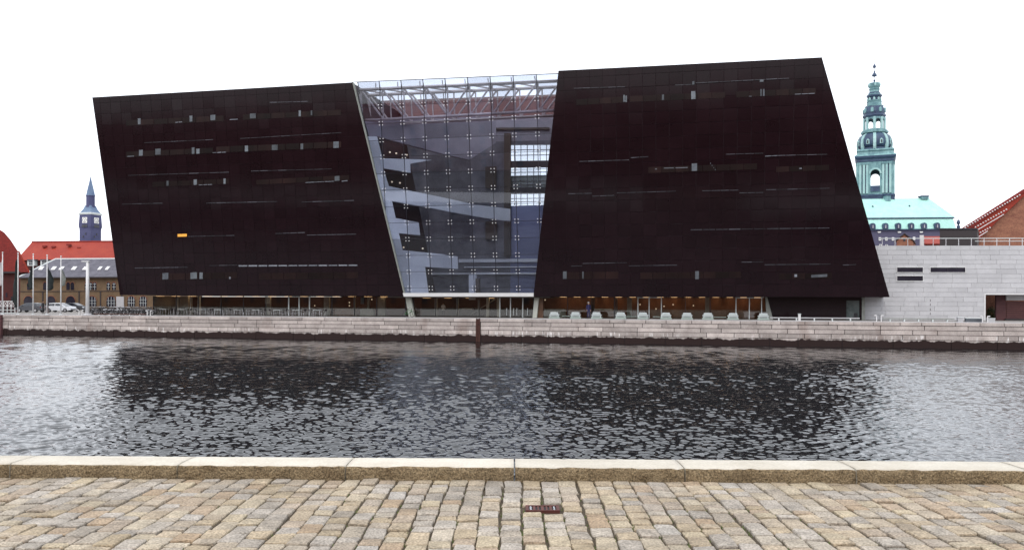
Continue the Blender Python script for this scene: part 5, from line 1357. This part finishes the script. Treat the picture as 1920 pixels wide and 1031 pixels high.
# ------------------------------------------------------------------ people
def person(label, loc, yaw, top, legs, hair, pose='stand', height=1.74, skin='skin'):
    k = height / 1.74
    J = {'pel': (0, 0, .94), 'wst': (0, .01, 1.10), 'chs': (0, .0, 1.32), 'nck': (0, .01, 1.48), 'nk2': (0, -.01, 1.55), 'hd1': (0, -.02, 1.62), 'hd2': (0, -.015, 1.70)}
    sh_, el, wr, ha = .19, .23, .24, .235
    for s, n in ((-1, 'l'), (1, 'r')):
        J['sh' + n] = (s * sh_, 0, 1.43); fw = -.18 if pose == 'hold' else -.03
        J['el' + n] = (s * el, .03, 1.14); J['wr' + n] = (s * (el + .005), fw, .92 if pose != 'hold' else 1.06); J['ha' + n] = (s * (el - .01), fw - .05, .84 if pose != 'hold' else 1.06)
        st_ = .12 * s if pose == 'walk' else .0
        J['hp' + n] = (s * .09, 0, .90); J['kn' + n] = (s * .10, -.02 - st_, .50); J['an' + n] = (s * .11, .02 - st_ * 1.6, .09); J['to' + n] = (s * .13, -.14 - st_ * 1.6, .035)
    rad = {'pel': .145, 'wst': .135, 'chs': .16, 'nck': .075, 'nk2': .055, 'hd1': .085, 'hd2': .088}
    for n in 'lr': rad.update({'sh' + n: .075, 'el' + n: .052, 'wr' + n: .036, 'ha' + n: .038, 'hp' + n: .10, 'kn' + n: .066, 'an' + n: .048, 'to' + n: .042})
    E = [('pel', 'wst'), ('wst', 'chs'), ('chs', 'nck'), ('nck', 'nk2'), ('nk2', 'hd1'), ('hd1', 'hd2')]
    for n in 'lr': E += [('chs', 'sh' + n), ('sh' + n, 'el' + n), ('el' + n, 'wr' + n), ('wr' + n, 'ha' + n), ('pel', 'hp' + n), ('hp' + n, 'kn' + n), ('kn' + n, 'an' + n), ('an' + n, 'to' + n)]
    names = list(J); ix = {n: i for i, n in enumerate(names)}
    me = bpy.data.meshes.new('body'); me.from_pydata([Vector(J[n]) * k for n in names], [(ix[a], ix[b]) for a, b in E], [])
    tmp = bpy.data.objects.new('tmp', me); col.objects.link(tmp)
    sk = tmp.modifiers.new('skin', 'SKIN'); sk.use_smooth_shade = True
    for i, n in enumerate(names):
        r = rad[n] * k; sv = me.skin_vertices[0].data[i]; sv.radius = (r, r * (.72 if n in ('pel', 'wst', 'chs') else 1)); sv.use_root = n == 'pel'
    tmp.modifiers.new('sub', 'SUBSURF').levels = 1
    dg = bpy.context.evaluated_depsgraph_get(); dg.update()
    nm = bpy.data.meshes.new_from_object(tmp.evaluated_get(dg)); bpy.data.objects.remove(tmp)
    nm.materials.clear()
    for m_ in (M[legs], M[top], M[skin], M['trim_dark']): nm.materials.append(m_)
    for f in nm.polygons:
        c = f.center / k
        hand = abs(c.x) > .18 and ((pose == 'hold' and c.y < -.17) or (pose != 'hold' and c.z < .91 and c.z > .6))
        f.material_index = 2 if (c.z > 1.5 or hand) else 1 if c.z > .86 else 3 if c.z < .085 else 0
        f.use_smooth = True
    t = thing('person', label, 'person', tuple(loc))
    o = bpy.data.objects.new('body', nm); col.objects.link(o); o.parent = t; W[o] = V(*loc)
    # hair cap and simple face
    mb = MB(); mb.lathe((0, .012 * k, 1.655 * k), [(.098 * k, 0), (.104 * k, .05 * k), (.085 * k, .11 * k), (.03 * k, .14 * k)], 10)
    mb.v = [(x, y + (.03 * k if y < 0 and z < 1.72 * k else 0), z) for x, y, z in mb.v]
    h = link('hair', mb.mesh('hair', M[hair], smooth=True)); h.parent = t
    fm = MB(); fm.prism([V(-.012, -.1, 1.63) * k, V(.012, -.1, 1.63) * k, V(0, -.1, 1.67) * k], V(0, -.025, -.005))
    q = link('nose', fm.mesh('nose', M[skin])); q.parent = t
    for s in (-1, 1):
        q = link('eye', MB().box(V(s * .034, -.098, 1.672) * k, (.022, .012, .012)).mesh('eye', M['tyre'])); q.parent = t
        # five short fingers
        hb = Vector(J['ha' + ('l' if s < 0 else 'r')]) * k
        fm = MB()
        for i in range(4):
            b0_ = hb + V(0, (-.028 + i * .018) * k, -.01); fm.tube(b0_, b0_ + V(-s * .01, -.008, -.075 + .008 * abs(i - 1.3)) * k, .009, .006, 5)
        fm.tube(hb + V(-s * .01, -.035, .01), hb + V(-s * .02, -.07, -.03), .010, .007, 5)
        q = link('fingers', fm.mesh('fingers', M[skin])); q.parent = t
    t.rotation_euler = (0, 0, yaw)
    return t
person('white-haired person in a dark blue jacket standing behind the lounge chairs', gx(1103.5, GZ, -1.4), R(20), 'blue_cloth', 'blue_cloth', 'hair_white', height=1.8)
person('person in dark clothes at the far left, left one of the two by the car', ground_at(80.5, 8), R(150), 'black_cloth', 'black_cloth', 'hair_dark', 'walk')
person('person in dark clothes holding something pale, right one of the two by the car', ground_at(88.5, 7.5), R(20), 'black_cloth', 'brown_cloth', 'hair_dark', 'hold', 1.68)
person('person in reddish brown clothes inside the glass near the left slanted column', gx(774.5, GZ, 1.0), R(-10), 'brown_cloth', 'brown_cloth', 'hair_dark', height=1.7)
person('person in a white shirt inside the glass below the atrium', gx(831, GZ, 1.6), R(10), 'white_cloth', 'black_cloth', 'hair_dark', 'hold', 1.66)

# ------------------------------------------------------------------ the near bank behind the viewer (mirrored in the glass)
wh = thing('near_bank_warehouse', 'long red brick warehouse on the near bank behind the viewer', 'building', (0, -28, 0))
MB().prism([V(-420, -28, -.06), V(160, -28, -.06), V(160, -28, 13), V(-420, -28, 13)], V(0, -14, 0)).build('wall', M['brick'], wh)
mb = MB(); mb.add([V(-421, -27.5, 13), V(161, -27.5, 13), V(161, -42.5, 13), V(-421, -42.5, 13), V(-421, -35, 19), V(161, -35, 19)], [(0, 1, 5, 4), (1, 2, 5), (2, 3, 4, 5), (3, 0, 4), (3, 2, 1, 0)]); mb.build('roof', M['red_tile_dark'], wh)
wm = MB().prism([V(-.8, 0, 0), V(.8, 0, 0), V(.8, 0, 2.1), V(-.8, 0, 2.1)], V(0, -.06, 0)).mesh('window', M['window_dark'])
for fl in range(4):
    for k in range(-36, 13): link('window', wm, wh, V(k * 11, -27.95, 1.2 + fl * 3.0))

# ceiling lamps of the cafe and lobby, unseen, added for the warm glow inside
M['ceiling_glow'] = emit('warm_ceiling_lamp', (1, .62, .32), 3.2)
for x in list(range(300, 740, 30)) + list(range(1030, 1436, 26)) + [800, 840, 880, 920]:
    a = gx(x, (SOF if x < 757 or x > 1000 else zf - .3) - .03, 3.2)
    MB().box(a, (.7, .9, .012), (e1, bk, Z)).build('ceiling_lamp', M['ceiling_glow'], lib)
